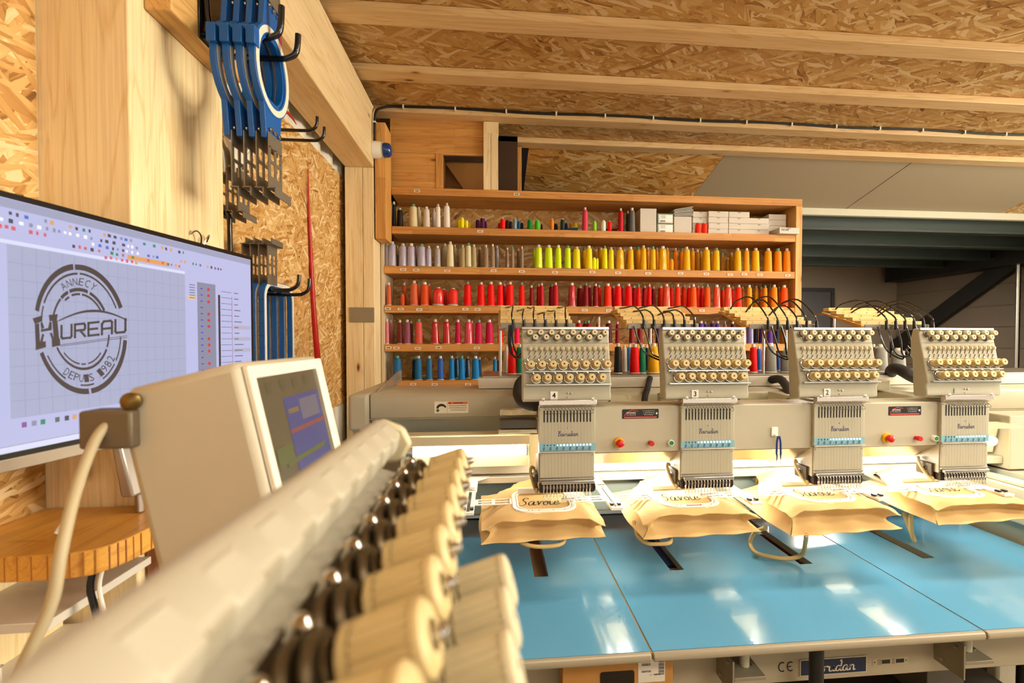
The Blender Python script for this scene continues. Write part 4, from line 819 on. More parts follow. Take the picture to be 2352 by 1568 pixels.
# ------------------------------------------------------------------ thread guide racks
M_rack = wood('pale rack wood', 'e9cf90', 'd2ae68', 'x', knots=False); M_rackside = plain('rack side board', 'cf9c56', .6, noise=.08, nscale=30)
rdesc = {'4': 'hanging behind head four', '3': 'hanging behind head three', '2': 'behind head two, tubes arching high', '1': 'behind head one before the dark hall'}
for hi, (ax, nm) in enumerate(zip(AX, NUM)):
    rk = thing('thread_guide_rack', 'stepped pale wooden thread rack with black tubes %s' % rdesc[nm], 'thread rack', (ax, 1.60, TZ), 'stepped thread racks behind the heads')
    YS = [1.485, 1.525, 1.565, 1.605, 1.645]; ZS = [1.5565, 1.5705, 1.584, 1.5975, 1.611]
    for k in range(5):
        st = obj('guide_strip', MB().box(ax - .112 + .001 * k, ax + .112 + .001 * k, YS[k], YS[k] + .03, ZS[k] - .0062, ZS[k] + .0058), M_rack, rk, .0006)
        m = MB()
        for j in range(5): m.cyl((ax - .092 + .046 * j + .008 * (k % 2), YS[k] - .0006, ZS[k]), (ax - .092 + .046 * j + .008 * (k % 2), YS[k] + .002, ZS[k]), .0016, n=8)
        obj('guide_hole', m, plain('brass eyelet', '8a6a34', .4, .6), st)
    for s in (-1, 1):
        x = ax + s * .107
        obj('rack_side', MB().prism([(YS[0] - .004, ZS[0] - .016), (YS[0] + .02, ZS[0] - .016), (YS[4] + .03, ZS[4] - .012), (YS[4] + .03, ZS[4] - .0078), (YS[0] - .004, ZS[0] - .0078)], 'x', x - .008, x + .008), M_rackside, rk, .001)
    obj('clamp_plate', MB().box(ax - .112, ax + .118, 1.468, 1.4715, 1.535, 1.551), plain('dull metal plate', '8a8274', .35, .8), rk, .001)
    for x in (ax - .107, ax + .107):
        for yy, zt in ((1.51, ZS[0] - .017), (1.66, ZS[4] - .013)):
            yq = yy + .26 if yy < 1.6 else yy + .25
            obj('rod', MB().cyl((x, 1.755 if yy < 1.6 else 1.90, TZ), (x, 1.755 if yy < 1.6 else 1.90, zt - .004), .005, n=12), M_chrome, rk)
            obj('rod_bracket', MB().box(x - .006, x + .006, yy, (1.76 if yy < 1.6 else 1.905), zt - .006, zt - .001), M_satin, rk)
    rnd = random.Random(hi + 3); nt_ = 6
    for j in range(nt_):
        x0 = ax - .085 + .034 * j + rnd.uniform(-.004, .004); k = (4, 3, 4, 2, 3, 4)[j]; x1 = ax - .078 + .033 * j + .01 * hi; arch = (-.006, -.002, .022, .014)[hi] + rnd.uniform(0, .009)
        a = Vector((x0, YS[k] - .001, ZS[k])); z1 = 1.549
        pts = [a, a + Vector((.008, -.03, arch * .9)), Vector(((x0 + x1) / 2 + .012, (a.y + 1.46) / 2, ZS[k] + arch * 1.1)), Vector((x1, 1.462, z1 + .028)), Vector((x1 + .003, 1.4585, z1 + .002)), Vector((x1 + .004, 1.459, z1 - .012))]
        obj('tube', MB().tube(pts, .0027, 8, smooth=6), M_blacksh, rk); obj('tube_boot', MB().cyl((x1 + .0035, 1.459, z1 + .014), (x1 + .006, 1.459, z1 - .016), .0042, .0058, n=10), M_dark, rk)
    if hi == 0: loops = [[(-.085, 0), (-.088, -.045), (-.082, -.085), (-.062, -.098), (-.045, -.078)], [(-.080, 0), (-.083, -.05), (-.075, -.092), (-.055, -.100), (-.045, -.088)], [(-.076, 0), (-.077, -.04), (-.070, -.075), (-.058, -.088), (-.045, -.070)]]
    else:
        loops = [[(-.075 + .03 * q, -.002), (-.062 + .03 * q, -.045), (-.04 + .022 * q, -.085 - .004 * q), (.005 + .012 * q, -.108 + .006 * q), (.045, -.098 + .012 * q)] for q in range(4 if hi == 1 else 5)]
        loops = [[(x + (-.02 if hi == 1 else 0.0), z) for x, z in l] for l in loops]
    for q, l in enumerate(loops):
        if hi == 0: pts = [(ax + x, 1.459 - .003 * q, 1.545 + z) for x, z in l]
        else: pts = [(ax + x - (.03 if i == 4 else 0), 1.459 - .004 * q - .002 * i, 1.545 + z) for i, (x, z) in enumerate(l)]
        obj('tube', MB().tube(pts, .0027, 8, smooth=6), M_blacksh, rk)
# ------------------------------------------------------------------ big cones on the machine's thread tray
def tcone(px, ptop, wpx, code, Y, label, s=4.612, ox=1400, oy=660):
    p = atY(ox + px / s, oy + ptop / s, Y); cone(p.x, TZ + .0006, Y, max(p.z, TZ + .08), wpx / s * (Y + .06) / F, code, 'tall', label, 'large cones on the machine thread tray', core=M_corew)
T1, T2 = 1.83, 1.93
tcone(1230, 425, 60, 'wh', T2, 'white thread cone on the machine tray left of head four', 4.055, 860, 690)
tcone(1283, 395, 84, 're', T1, 'red thread cone on the machine tray left of head four', 4.055, 860, 690); tcone(1352, 405, 66, 'te', T1, 'sea green thread cone on the machine tray left of head four', 4.055, 860, 690)
tcone(90, 592, 86, 'bk', T1, 'black thread cone on the machine tray between heads four and three'); tcone(160, 610, 60, 'wh', T2, 'white thread cone on the machine tray beside the black one'); tcone(212, 600, 66, 'sk', T2, 'sky blue thread cone half hidden behind a red cone on the tray')
tcone(267, 598, 106, 're', T1, 'red thread cone on the machine tray between heads four and three'); tcone(350, 600, 76, 'te', T1, 'sea green thread cone beside the yellow cone on the tray'); tcone(392, 610, 60, 'na', T2, 'navy thread cone behind the yellow cone on the tray'); tcone(466, 590, 124, 'go', T1, 'fat golden yellow thread cone on the tray left of head three'); tcone(545, 620, 60, 're', T2, 'red thread cone peeking out from behind head three')
tcone(1525, 600, 84, 're', T1, 'red thread cone on the tray right of head three'); tcone(1582, 620, 56, 'rb', T2, 'blue thread cone on the tray right of head three'); tcone(1612, 640, 50, 'vo', T2, 'narrow orange thread cone on the tray right of head three'); tcone(1640, 690, 60, 'na', T2, 'dark navy thread cone beside the silver one on the tray')
tcone(1706, 590, 128, 'si', T1, 'fat silver grey thread cone on the tray left of head two'); tcone(1790, 690, 40, 'rb', T2, 'slim blue thread cone between two silver cones on the tray'); tcone(1872, 640, 112, 'si', T1, 'silver grey thread cone close to the left side of head two')
o6 = dict(s=4.611, ox=1850, oy=660)
tcone(722, 600, 70, 'bk', T2, 'black thread cone on the tray just right of head two', **o6); tcone(762, 620, 50, 're', T2, 'narrow red thread cone on the tray right of head two', **o6); tcone(800, 600, 140, 'si', T1, 'fat silver thread cone on the tray right of head two', **o6); tcone(985, 640, 150, 'si', T1, 'fat silver thread cone beside the black sleeve left of head one', **o6)
sl = [atY(1850 + a / 4.611, 660 + b / 4.611, y) for a, b, y in ((905, 900, 1.75), (930, 862, 1.70), (1000, 870, 1.66), (1100, 925, 1.60), (1180, 960, 1.52), (1250, 990, 1.45))]
obj('cable_trunk', MB().tube(sl, .021, 12, smooth=5), MATS['black cable sleeve'], em)
obj('grey_gearbox', MB().box(1.215, 1.265, 1.62, 1.74, 1.322, 1.352), plain('slate blue metal', '3a4348', .5), em, .003)
obj('gear_cover', MB().box(1.27, 1.40, 1.56, 1.74, 1.322, 1.358), M_beige, em, .004)
# ================================================================== blue machine table
TB = .83
M_blue = plain('glossy blue laminate', '5d9dc4', .16, noise=.02, nscale=12, coat=.25)
M_edge = plain('beige edge band', '9c917a', .45)
tb = thing('machine_table', 'blue laminate machine table with slots below the canvas bags', 'table', (.7, 1.3, 0))
seams = [(-.62, .3372), (.3428, 1.1245), (1.1298, 1.72)]
slots = {0: [.138], 1: [.536, .935], 2: [1.335]}
for i, (x0, x1) in enumerate(seams):
    y0, y1, zt, zb = .99, 1.78, TB, TB - .019; yf = 1.335
    # panel with slots cut in: strips left/right of each slot plus the front strip
    m = MB(); xs = [x0]
    for s in slots[i]: xs += [s - .0205, s + .0205]
    xs.append(x1)
    m.box(x0, x1, y0, yf, zb, zt)
    for k in range(0, len(xs), 2): m.box(xs[k], xs[k + 1], yf, y1, zb, zt)
    pn = obj('table_panel', m, M_blue, tb)
    obj('edge_band', MB().prism([(y0 - .0005, zb - .001), (y0 - .010, zb + .001), (y0 - .013, (zb + zt) / 2), (y0 - .010, zt - .001), (y0 - .0005, zt)], 'x', x0, x1), M_edge, pn, .002)
    for s in slots[i]:
        obj('slot_lining', MB().box(s + .0195, s + .0204, yf, y1 - .02, zb, zt - .0015).box(s - .0204, s - .0195, yf, y1 - .02, zb, zt - .0015), plain('grey slot edge', '8c8474', .5), pn)
for x in (.34, 1.1272): obj('seam_strip', MB().box(x - .0027, x + .0027, .985, 1.78, TB - .012, TB - .002), plain('olive seam', '8a7d5c', .5), tb)
# beige front rail with the maker's plate, posts and a black leg
fr = obj('front_rail', MB().box(-.6, 1.9, 1.10, 1.15, .655, .765).box(-.6, 1.9, 1.093, 1.155, .766, .772), plain('beige rail enamel', 'a2967c', .5, noise=.04, nscale=20), tb, .003)
for x in (-.35, .59, 1.165):
    ps = obj('table_post', MB().cyl((x, 1.06, .735), (x, 1.06, TB - .0195), .011, n=16), M_beige, tb)
    obj('post_bracket', MB().box(x - .05, x - .0455, 1.02, 1.098, .69, .772).box(x - .045, x + .03, 1.02, 1.098, .726, .734), plain('grey bracket', '8d836e', .5, .3), ps, .001)
    for yy, zz in ((1.04, .757), (1.075, .705)): obj('bolt', MB().lathe([(.0055, 0), (.0055, .003), (.0035, .004)], (x - .0501, yy, zz), (-1, 0, 0), 8), M_satin, ps)
    for xx in (x - .03, x + .02): obj('bolt', MB().lathe([(.005, 0), (.005, .004), (.003, .005)], (xx, 1.06, .7341), (0, 0, 1), 8), M_satin, ps)
lg = atY(1875, 1530, 1.035); obj('leg', MB().cyl((lg.x, 1.035, 0), (lg.x, 1.035, TB - .02), .0155, n=20), M_dark, tb)
for x in (-.5, 1.62): obj('leg', MB().cyl((x, 1.30, 0), (x, 1.30, TB - .02), .0155, n=16), M_dark, tb)
def railpt(px, py): return atY(px, py, 1.0995)
a = railpt(1836, 1553); b = railpt(1990, 1503); cx, cz = (a.x + b.x) / 2, (a.z + b.z) / 2; w, h = b.x - a.x, .042
pl = obj('maker_plate', MB().box(cx - w / 2, cx + w / 2, 1.0975, 1.0995, cz - h / 2, cz + h / 2), plain('plate border', 'b8ac94', .4), tb)
m = MB(); quad(m, (cx, 1.0974, cz), RX, RZ, w - .005, h - .005, .0002, 0); put_pen(m, 'Barudan', (cx - .004, 1.0972, cz - .003), RX, RZ, .026, .10, .15, .0004, 1, 1.12)
obj('plate_print', m, [plain('navy plate', '16243e', .4), plain('cream print', 'c9bda2', .5)], pl, smooth=False)
p = railpt(1807, 1530); m = MB()
for s, x in ((0, p.x - .012), (1, p.x + .010)):
    ang = [math.radians(60 + 240 * k / 14) for k in range(15)]
    m.add([(x + .0105 * math.cos(t), 1.0985, p.z + .0125 * math.sin(t)) for t in ang] + [(x + .0078 * math.cos(t), 1.0985, p.z + .0095 * math.sin(t)) for t in ang], [(k, k + 1, 16 + k, 15 + k) for k in range(14)])
    if s: quad(m, (x - .004, 1.0985, p.z), RX, RZ, .009, .0024, 0)
obj('ce_mark', m, M_ink, tb, smooth=False)
p = railpt(2045, 1518); m = MB(); quad(m, (p.x, 1.0994, p.z), RX, RZ, .098, .0185, 0, 0)
for k, dx in ((0, -.012), (1, .026)): quad(m, (p.x + dx, 1.0994, p.z), RX, RZ, .022, .010, .0003, 1)
for k in range(5): quad(m, (p.x - .03, 1.0994, p.z + .006 - k * .003), RX, RZ, .011, .0008, .0003, 1); quad(m, (p.x + .008, 1.0994, p.z + .006 - k * .003), RX, RZ, .008, .0008, .0003, 1)
for dx in (-.043, .043): quad(m, (p.x + dx, 1.0994, p.z), RX, RZ, .003, .003, .0003, 1)
obj('rating_plate', m, [plain('brass coloured plate', 'b0a282', .4, .2), M_ink], tb, smooth=False)
# cardboard box under the table
M_card = plain('brown cardboard', 'b07c3c', .7, noise=.06, nscale=40)
a = atY(1292, 1505, 1.035); b = atY(1546, 1505, 1.035)
cb_ = thing('cardboard_box', 'brown cardboard box with a shipping label under the blue table', 'box', ((a.x + b.x) / 2, 1.17, .40))
obj('body', MB().box(a.x, b.x, 1.035, 1.0885, .40, .808), M_card, cb_, .002)
c0 = atY(1421, 1553, 1.034); obj('hand_hole', MB().prism(rrect(c0.x - .042, c0.x + .036, c0.z - .03, c0.z + .012, .006), 'y', 1.0335, 1.0345), plain('dark plastic film', '231c16', .25), cb_)
c1 = atY(1497, 1535, 1.034); m = MB(); quad(m, (c1.x, 1.0345, c1.z), RX, RZ, .062, .062, 0, 0)
put_text(m, '01573', (c1.x - .012, 1.0342, c1.z + .022), RX, RZ, .0045, mi=1); put_text(m, 'G  G', (c1.x + .012, 1.0342, c1.z + .023), RX, RZ, .0045, mi=1); put_text(m, 'PEIGNELIN', (c1.x - .013, 1.0342, c1.z + .010), RX, RZ, .0058, .02, mi=1, bold=True)
put_text(m, 'SANTEX', (c1.x - .012, 1.0342, c1.z - .006), RX, RZ, .0042, .022, mi=1, bold=True); put_text(m, '938784', (c1.x + .013, 1.0342, c1.z - .014), RX, RZ, .004, mi=1, bold=True); put_text(m, '1/1', (c1.x - .002, 1.0342, c1.z - .014), RX, RZ, .0035, mi=1)
for k in range(14): quad(m, (c1.x + .0225, 1.0342, c1.z + .020 - k * .0026), RX, RZ, .013, .0016 if k % 3 else .0008, .0003, 1)
obj('shipping_label', m, [plain('label paper', 'd5cdbe', .6), M_ink], cb_, smooth=False)
# odd cartons seen through the slots below the table
for (x0, x1, y0, y1, z, col, lab) in ((.08, .22, 1.30, 1.62, .805, '8a5c3e', 'brown carton seen through the slot under the leftmost bag'), (.49, .61, 1.42, 1.66, .805, '17336a', 'dark blue carton seen through the second table slot'), (.50, .60, 1.28, 1.405, .803, 'a06a50', 'reddish brown carton beneath the second table slot'), (.88, .99, 1.42, 1.62, .803, '5a1018', 'dark red patterned carton beneath the third table slot'), (1.28, 1.40, 1.28, 1.62, .803, '5f5648', 'grey brown carton beneath the rightmost table slot')):
    whole('stored_carton', MB().box(x0, x1, y0, y1, .421, z), plain('carton ' + col, col, .6, noise=.05, nscale=15), lab, 'box', 'cartons stored under the table', bevel=.002)
obj('under_shelf', MB().box(-.3, 1.6, 1.158, 1.68, .40, .42), plain('dark shelf board', '3a2a1c', .8), tb)
# ------------------------------------------------------------------ hoop brackets, hoops and canvas bags
M_hoop = plain('white hoop plastic', 'f2ede2', .3); M_plate = plain('white coated steel', 'ece6da', .3)
ZH = 1.048
BX = [-.064, .333, .726, 1.102, 1.497]
me_fork = MB().box(-.016, -.0045, 1.25, 1.50, ZH - .004, ZH + .003).box(.0045, .016, 1.25, 1.50, ZH - .004, ZH + .003).box(-.016, .016, 1.245, 1.252, ZH - .004, ZH + .004).box(-.018, .018, 1.44, 1.585, ZH - .0075, ZH - .0042).prism([(-.018, 1.50), (-.018, 1.585), (.055, 1.585), (.04, 1.565), (.018, 1.545)], 'z', ZH - .0042, ZH + .001)
for k, x in enumerate(BX):
    fk = thing('hoop_bracket', 'white metal hoop bracket, %s from the left between the canvas bags' % ORD[k], 'bracket', (x, 1.4, ZH), 'hoop brackets on the machine rail')
    m = MB(); m.add([(a + x, b, c) for a, b, c in me_fork.v], me_fork.f); obj('fork', m, M_plate, fk, .001)
    m = MB()
    for s in (-1, 1): m.box(x + s * .010 - .0045, x + s * .010 + .0045, 1.262, 1.276, ZH + .0032, ZH + .009)
    obj('clip', m, M_dark, fk, .001)
    obj('spring_clip', MB().box(x - .012, x + .012, 1.43, 1.445, ZH + .0032, ZH + .007), M_chrome, fk, .001)
HPX = [.14, .541, .945, 1.345]
hd_ = ['above the leftmost canvas bag', 'with the red strip', 'above the bag with the big rope handle', 'above the rightmost canvas bag']
def hoop_ring(m, cx, cy, o, i, z0, z1, r=.045, mi=0):
    m.frame([(cx + a, cy + b) for a, b in rrect(-o, o, -o - .004, o + .004, r, 8)], [(cx + a, cy + b) for a, b in rrect(-i, i, -i - .004, i + .004, r - (o - i) * .8, 8)], 'z', z0, z1, mi)
for k, cx in enumerate(HPX):
    cy = 1.322; hp = thing('embroidery_hoop', 'white square embroidery hoop with Savoie stitching %s' % hd_[k], 'embroidery hoop', (cx, cy, ZH), 'white hoops clamped in the machine')
    m = MB(); hoop_ring(m, cx, cy, .086, .0745, ZH - .004, ZH + .006); obj('outer_ring', m, M_hoop, hp, .002)
    m = MB(); hoop_ring(m, cx, cy, .074, .069, ZH - .006, ZH + .0065, .040); obj('inner_ring', m, M_hoop, hp, .0015)
    obj('rear_roll', MB().cyl((cx - .066, cy + .068, ZH + .008), (cx + .066, cy + .068, ZH + .008), .011, n=16), M_hoop, hp)
    for s in (-1, 1):
        xa = cx + s * .0865; xb = (BX[k] + .016) if s < 0 else (BX[k + 1] - .016); lo, hi = min(xa, xb), max(xa, xb); y0, y1 = cy - .018, cy + .026
        m = MB(); n = 2; wid = hi - lo; bw = .005
        for yy in (y0, (y0 + y1) / 2 - bw / 2, y1 - bw): m.box(lo, hi, yy, yy + bw, ZH + .0005, ZH + .003)
        for j in range(n + 1):
            xx = lo + (wid - .009) * j / n; m.box(xx, xx + .009, y0 + bw, (y0 + y1) / 2 - bw / 2, ZH + .0005, ZH + .003).box(xx, xx + .009, (y0 + y1) / 2 + bw / 2, y1 - bw, ZH + .0005, ZH + .003)
        ar = obj('hoop_arm', m, M_plate, hp)
        m = MB()
        for j in range(3): m.lathe([(.0028, 0), (.0028, .0012), (.0018, .002)], (cx + s * .094, y0 + .008 + j * .014, ZH + .0032), n=8)
        obj('rivet', m, M_satin, ar)
        if s > 0: obj('clamp_lever', MB().box(cx + .05, cx + .088, cy - .022, cy - .010, ZH + .0065, ZH + .013), M_hoop, hp, .002)
    for dx in (-.02, .024): obj('hoop_lip', MB().box(cx + dx - .014, cx + dx + .014, cy - .0945, cy - .0905, ZH - .008, ZH + .002), M_hoop, hp, .001)
    if k == 1: obj('red_strip', MB().box(cx - .02, cx + .022, cy - .0885, cy - .0845, ZH + .0062, ZH + .0068), plain('red strip', 'a03024', .5), hp)
    m = MB()
    for dx in (-.045, -.036, -.018, .02, .05): m.lathe([(.0013, 0), (.0013, .0008)], (cx + dx, cy - .083, ZH + .0062), n=6)
    obj('pin', m, M_dark, hp)
# canvas bags
M_can, nt, b = new_mat('natural canvas')
tc = N(nt, 'ShaderNodeTexCoord'); ck = N(nt, 'ShaderNodeTexNoise'); ck.inputs['Scale'].default_value = 900.; ck.inputs['Detail'].default_value = 2; L(nt, tc.outputs['Object'], ck.inputs['Vector'])
b.inputs['Base Color'].default_value = lin('dcb986'); b.inputs['Roughness'].default_value = .85
L(nt, mixc(nt, ck.outputs['Fac'], lin('c9a566'), lin('e2c28a')), b.inputs['Base Color']); bp = N(nt, 'ShaderNodeBump'); bp.inputs['Strength'].default_value = .35; bp.inputs['Distance'].default_value = .0008; L(nt, ck.outputs['Fac'], bp.inputs['Height']); L(nt, bp.outputs[0], b.inputs['Normal'])
BAG = [(-.028, .290), (.390, .712), (.797, 1.117), (1.228, 1.556)]
bd_ = ['leftmost in the row, small rope loop under it', 'second from the left under the red-stripped hoop', 'with a big rope handle resting on the table', 'rightmost in the row under head one']
def smooth01(t): t = max(0., min(1., t)); return t * t * (3 - 2 * t)
for k, (xl, xr) in enumerate(BAG):
    bag = thing('canvas_bag', 'canvas tote bag stretched in a hoop, %s' % bd_[k], 'bag', ((xl + xr) / 2, 1.38, .98), 'canvas bags being embroidered')
    cx = HPX[k]; cy = 1.322; yf, yb = 1.205, 1.565; nu, nv = 36, 34; rnd = random.Random(20 + k); ph = [rnd.uniform(0, 6.28) for _ in range(6)]
    vs = []; fs = []
    def top(u, v):
        Y = yf + (yb - yf) * v
        nar = smooth01((v - .35) / .65) * .075
        x0 = xl + nar * 1.35; x1 = xr - nar * .9; X = x0 + (x1 - x0) * u
        dx = (X - cx) / .088; dy = (Y - cy) / .092; d = max(abs(dx), abs(dy)) ; out = smooth01((d - .95) / .9)
        z = 1.0505 - .0115 * out - .014 * smooth01((abs(u - .5) - .36) / .14) * (1 - v * .6)
        hump = math.exp(-((v - .80) / .17) ** 2) * math.exp(-((u - .48) / .30) ** 2); z += .030 * hump * (1 if k != 0 else .8)
        ang = math.atan2(dy, dx); wr = out * (.0028 * math.sin(9 * ang + ph[0]) + .0020 * math.sin(15 * ang + ph[1]) + .0012 * math.sin(60 * X + ph[2]))
        z += wr; z -= .006 * smooth01((.06 - v) / .06)
        z -= .05 * smooth01((v - .93) / .07)
        Yo = Y + .004 * math.sin(6 * u * math.pi + ph[3]) * (1 - v)
        return (X, Yo, z)
    for j in range(nv + 1):
        for i in range(nu + 1): vs.append(top(i / nu, j / nv))
    for j in range(nv):
        for i in range(nu):
            a = j * (nu + 1) + i; fs.append((a, a + 1, a + nu + 2, a + nu + 1))
    t = obj('top_panel', MB().add(vs, fs), M_can, bag, ang=80)
    zb_ = [.987, .983, .974, .988][k]; tilt = [.008, .007, .010, .011][k]
    # folded front gusset
    def fg(u, w):
        X, Y, z = top(u, 0); zz = zb_ + tilt * u; e = smooth01((.14 - min(u, 1 - u)) / .14)
        fold = (.042 - .004 * math.sin(7 * u + ph[4])) * math.sin(math.pi * min(1, max(0, w)))
        pull = -e * (.024 if u < .5 else .016) * math.sin(math.pi * w) * (1 if u < .5 else -1) * -1
        Xo = X + (1 if u < .5 else -1) * e * .022 * math.sin(math.pi * w)
        return (Xo, Y + fold * (1 - .3 * e) - .004 * w, z + (zz - z) * w)
    vs = []; fs = []; nw = 12
    for j in range(nw + 1):
        for i in range(nu + 1): vs.append(fg(i / nu, j / nw))
    for j in range(nw):
        for i in range(nu):
            a = j * (nu + 1) + i; fs.append((a, a + nu + 1, a + nu + 2, a + 1))
    obj('front_gusset', MB().add(vs, fs), M_can, bag, ang=80)
    # side gussets, folded inwards
    for s in (0, 1):
        vs = []; fs = []
        for j in range(nw + 1):
            w = j / nw
            for i in range(nv + 1):
                v = i / nv; X, Y, z = top(s, v * .93); zz = zb_ + tilt * s + .012 * v
                ins = (.022 + .03 * smooth01(v / .25)) * math.sin(math.pi * w) * (1 if s == 0 else -1)
                if w == 1 or True: Xb = X + (xl - .012 - X if s == 0 else xr + .006 - X) * w * smooth01(v * 3) * .8
                vs.append((Xb + ins, Y + (.026 * math.sin(math.pi * w)) * smooth01((.12 - v) / .12), z + (zz - z) * w))
        for j in range(nw):
            for i in range(nv):
                a = j * (nv + 1) + i; fs.append((a, a + 1, a + nv + 2, a + nv + 1))
        obj('side_gusset', MB().add(vs, fs), M_can, bag, ang=80)
    vs = [(xl, yf + .002, zb_), (xr, yf + .002, zb_ + tilt), (xr + .004, 1.54, zb_ + tilt + .012), (xl - .008, 1.54, zb_ + .012)]
    m = MB(); g = []
    for j in range(9):
        for i in range(13):
            u, v = i / 12, j / 8; p = (Vector(vs[0]) * (1 - u) + Vector(vs[1]) * u) * (1 - v) + (Vector(vs[3]) * (1 - u) + Vector(vs[2]) * u) * v
            g.append((p.x, p.y, p.z - .010 * math.sin(math.pi * u) * math.sin(math.pi * v)))
    m.add(g, [(j * 13 + i, j * 13 + i + 1, j * 13 + i + 14, j * 13 + i + 13) for j in range(8) for i in range(12)])
    obj('under_panel', m, M_can, bag, ang=80)
    # stitched hems
    for zoff, fn in ((0, lambda u: top(u, 0)), (1, lambda u: fg(u, 1.))):
        obj('hem', MB().tube([fn(i / 24) for i in range(25)], .0018, 6), M_can, bag)
    m = MB(); put_pen(m, 'Savoie', (cx - .012, cy - .016, 1.0512), RX, RY, .058, .055, .25, .0006, 0, .63)
    obj('stitched_word', m, plain('black thread stitch', '0d0b0a', .95, spec=.05), bag, smooth=False)
    # rope handles
    M_rope = plain('cotton rope', 'd2b074', .8, bump=.5, nscale=500)
    if k == 0: pts = [(.065, 1.24, .984), (.075, 1.215, .980), (.105, 1.205, .974), (.14, 1.203, .973), (.172, 1.207, .975), (.186, 1.22, .980), (.188, 1.26, .985)]
    elif k == 1: pts = [(.395, 1.30, .99), (.390, 1.25, .972), (.405, 1.225, .962), (.435, 1.215, .962), (.465, 1.212, .966), (.475, 1.235, .975), (.474, 1.27, .985)]
    elif k == 2:
        ps = [(1758, 1212), (1735, 1222), (1723, 1245), (1735, 1268), (1775, 1279), (1815, 1282), (1843, 1272), (1850, 1245), (1852, 1228)]; zz = [.955, .91, .87, .85, .842, .84, .86, .92, .975]
        pts = [tuple(atZ(*q, z)) for q, z in zip(ps, zz)]
    else: pts = [(1.27, 1.33, .985), (1.262, 1.325, .955), (1.262, 1.322, .92), (1.268, 1.32, .895), (1.275, 1.33, .90), (1.28, 1.37, .96)]
    obj('rope_handle', MB().tube(pts, .0052 if k < 2 else .0062, 10, smooth=6), M_rope, bag)
# ================================================================== left side: desk, monitor, hooks, hoops
# timber block on the post
whole('timber_block', MB().box(-.6315, -.584, .952, 1.205, 2.104, 2.385), wood('pine block', 'dcae68', 'b9803c', 'y'), 'pine timber block fixed to the post above the blue hoops', 'timber block', bevel=.003)
def hook(name, label, root, tips, r=.0055, bar=None):
    h = thing(name, label, 'hook', root)
    for t in tips: obj('prong', MB().tube(t, r, 10, smooth=5), M_blacksh, h)
    if bar: obj('hook_plate', bar, M_blacksh, h, .002)
    return h
def prong(Y, z, x0, x1, rise=.05, dy=0.):
    return [(x0, Y, z), (x1 - .05, Y, z), (x1 - .02, Y + dy, z + .004), (x1 - .004, Y + dy, z + .018), (x1, Y + dy, z + rise)]
hook('double_hook', 'black double hook on the timber block carrying four blue hoops', (-.58, 1.10, 2.12), [prong(1.10, 2.108, -.583, -.418, .055), prong(1.052, 2.122, -.583, -.432, .068), [(-.575, 1.045, 2.384), (-.575, 1.045, 2.20), (-.572, 1.05, 2.14), (-.560, 1.055, 2.122)]], .0062, MB().box(-.5835, -.5805, 1.03, 1.16, 2.105, 2.33))
hook('double_hook', 'black double hook high on the strand board below the beam', (-.78, 1.80, 2.24), [prong(1.80, 2.2125, -.779, -.597, .05), prong(1.75, 2.226, -.779, -.604, .05)], .0055, MB().box(-.7795, -.774, 1.78, 1.84, 2.16, 2.30))
hook('double_hook', 'black double hook carrying the lower stack of blue hoops', (-.78, 1.55, 1.65), [prong(1.56, 1.640, -.779, -.566, .05), prong(1.50, 1.648, -.779, -.574, .046)], .0055, MB().box(-.7795, -.774, 1.53, 1.615, 1.60, 1.74))
hook('wall_hook', 'bent black wall hook beside the post above the monitor', (-.75, 1.3, 1.75), [[(-.779, 1.40, 1.845), (-.735, 1.39, 1.847), (-.705, 1.37, 1.835), (-.70, 1.365, 1.80), (-.70, 1.365, 1.69)]], .0065)
# hanging machine hoops (plane parallel to the wall); origin at ring centre, x = thickness
M_hb = plain('blue hoop plastic', '0f5aa6', .38); M_hbd = plain('blue hoop rib', '0c4c90', .4); M_lbl = plain('white ruler label', 'e4ddcb', .5); M_arm = plain('grey steel arm', '8d8676', .42, .6); M_hw = plain('white hoop', 'e2dccd', .4)
def arm_mesh(w=.062, ln=.115, holes=2):
    m = MB(); b = .009; y0, y1 = -w / 2, w / 2
    ys = [y0, y0 + b, -b / 2, b / 2, y1 - b, y1]; zs = [0, -.028] + [-.028 - (ln - .05) * (j + 1) / holes for j in range(holes)]
    m.box(-.001, .001, y0, y1, -.03, 0)
    for j in range(holes):
        za = -.028 - (ln - .048) * j / holes; zb = -.028 - (ln - .048) * (j + 1) / holes
        for k in (0, 2, 4): m.box(-.001, .001, ys[k], ys[k + 1], zb + .007, za)
        m.box(-.001, .001, y0, y1, zb, zb + .007)
    m.box(-.001, .001, y0, y1, -ln, -.020 - (ln - .048) + -.008); m.box(-.001, .016, y0 - .006, y1 + .008, -ln - .002, -ln); m.box(.014, .016, y0 - .006, y1 + .008, -ln - .018, -ln)
    return m
me_arm = arm_mesh().mesh('steel_arm', M_arm); me_arm_up = arm_mesh().xf(Matrix.Rotation(math.pi, 4, 'X')).mesh('steel_arm', M_arm)
def ell(ry, rz, n=36): return [(ry * math.cos(2 * math.pi * k / n), rz * math.sin(2 * math.pi * k / n)) for k in range(n)]
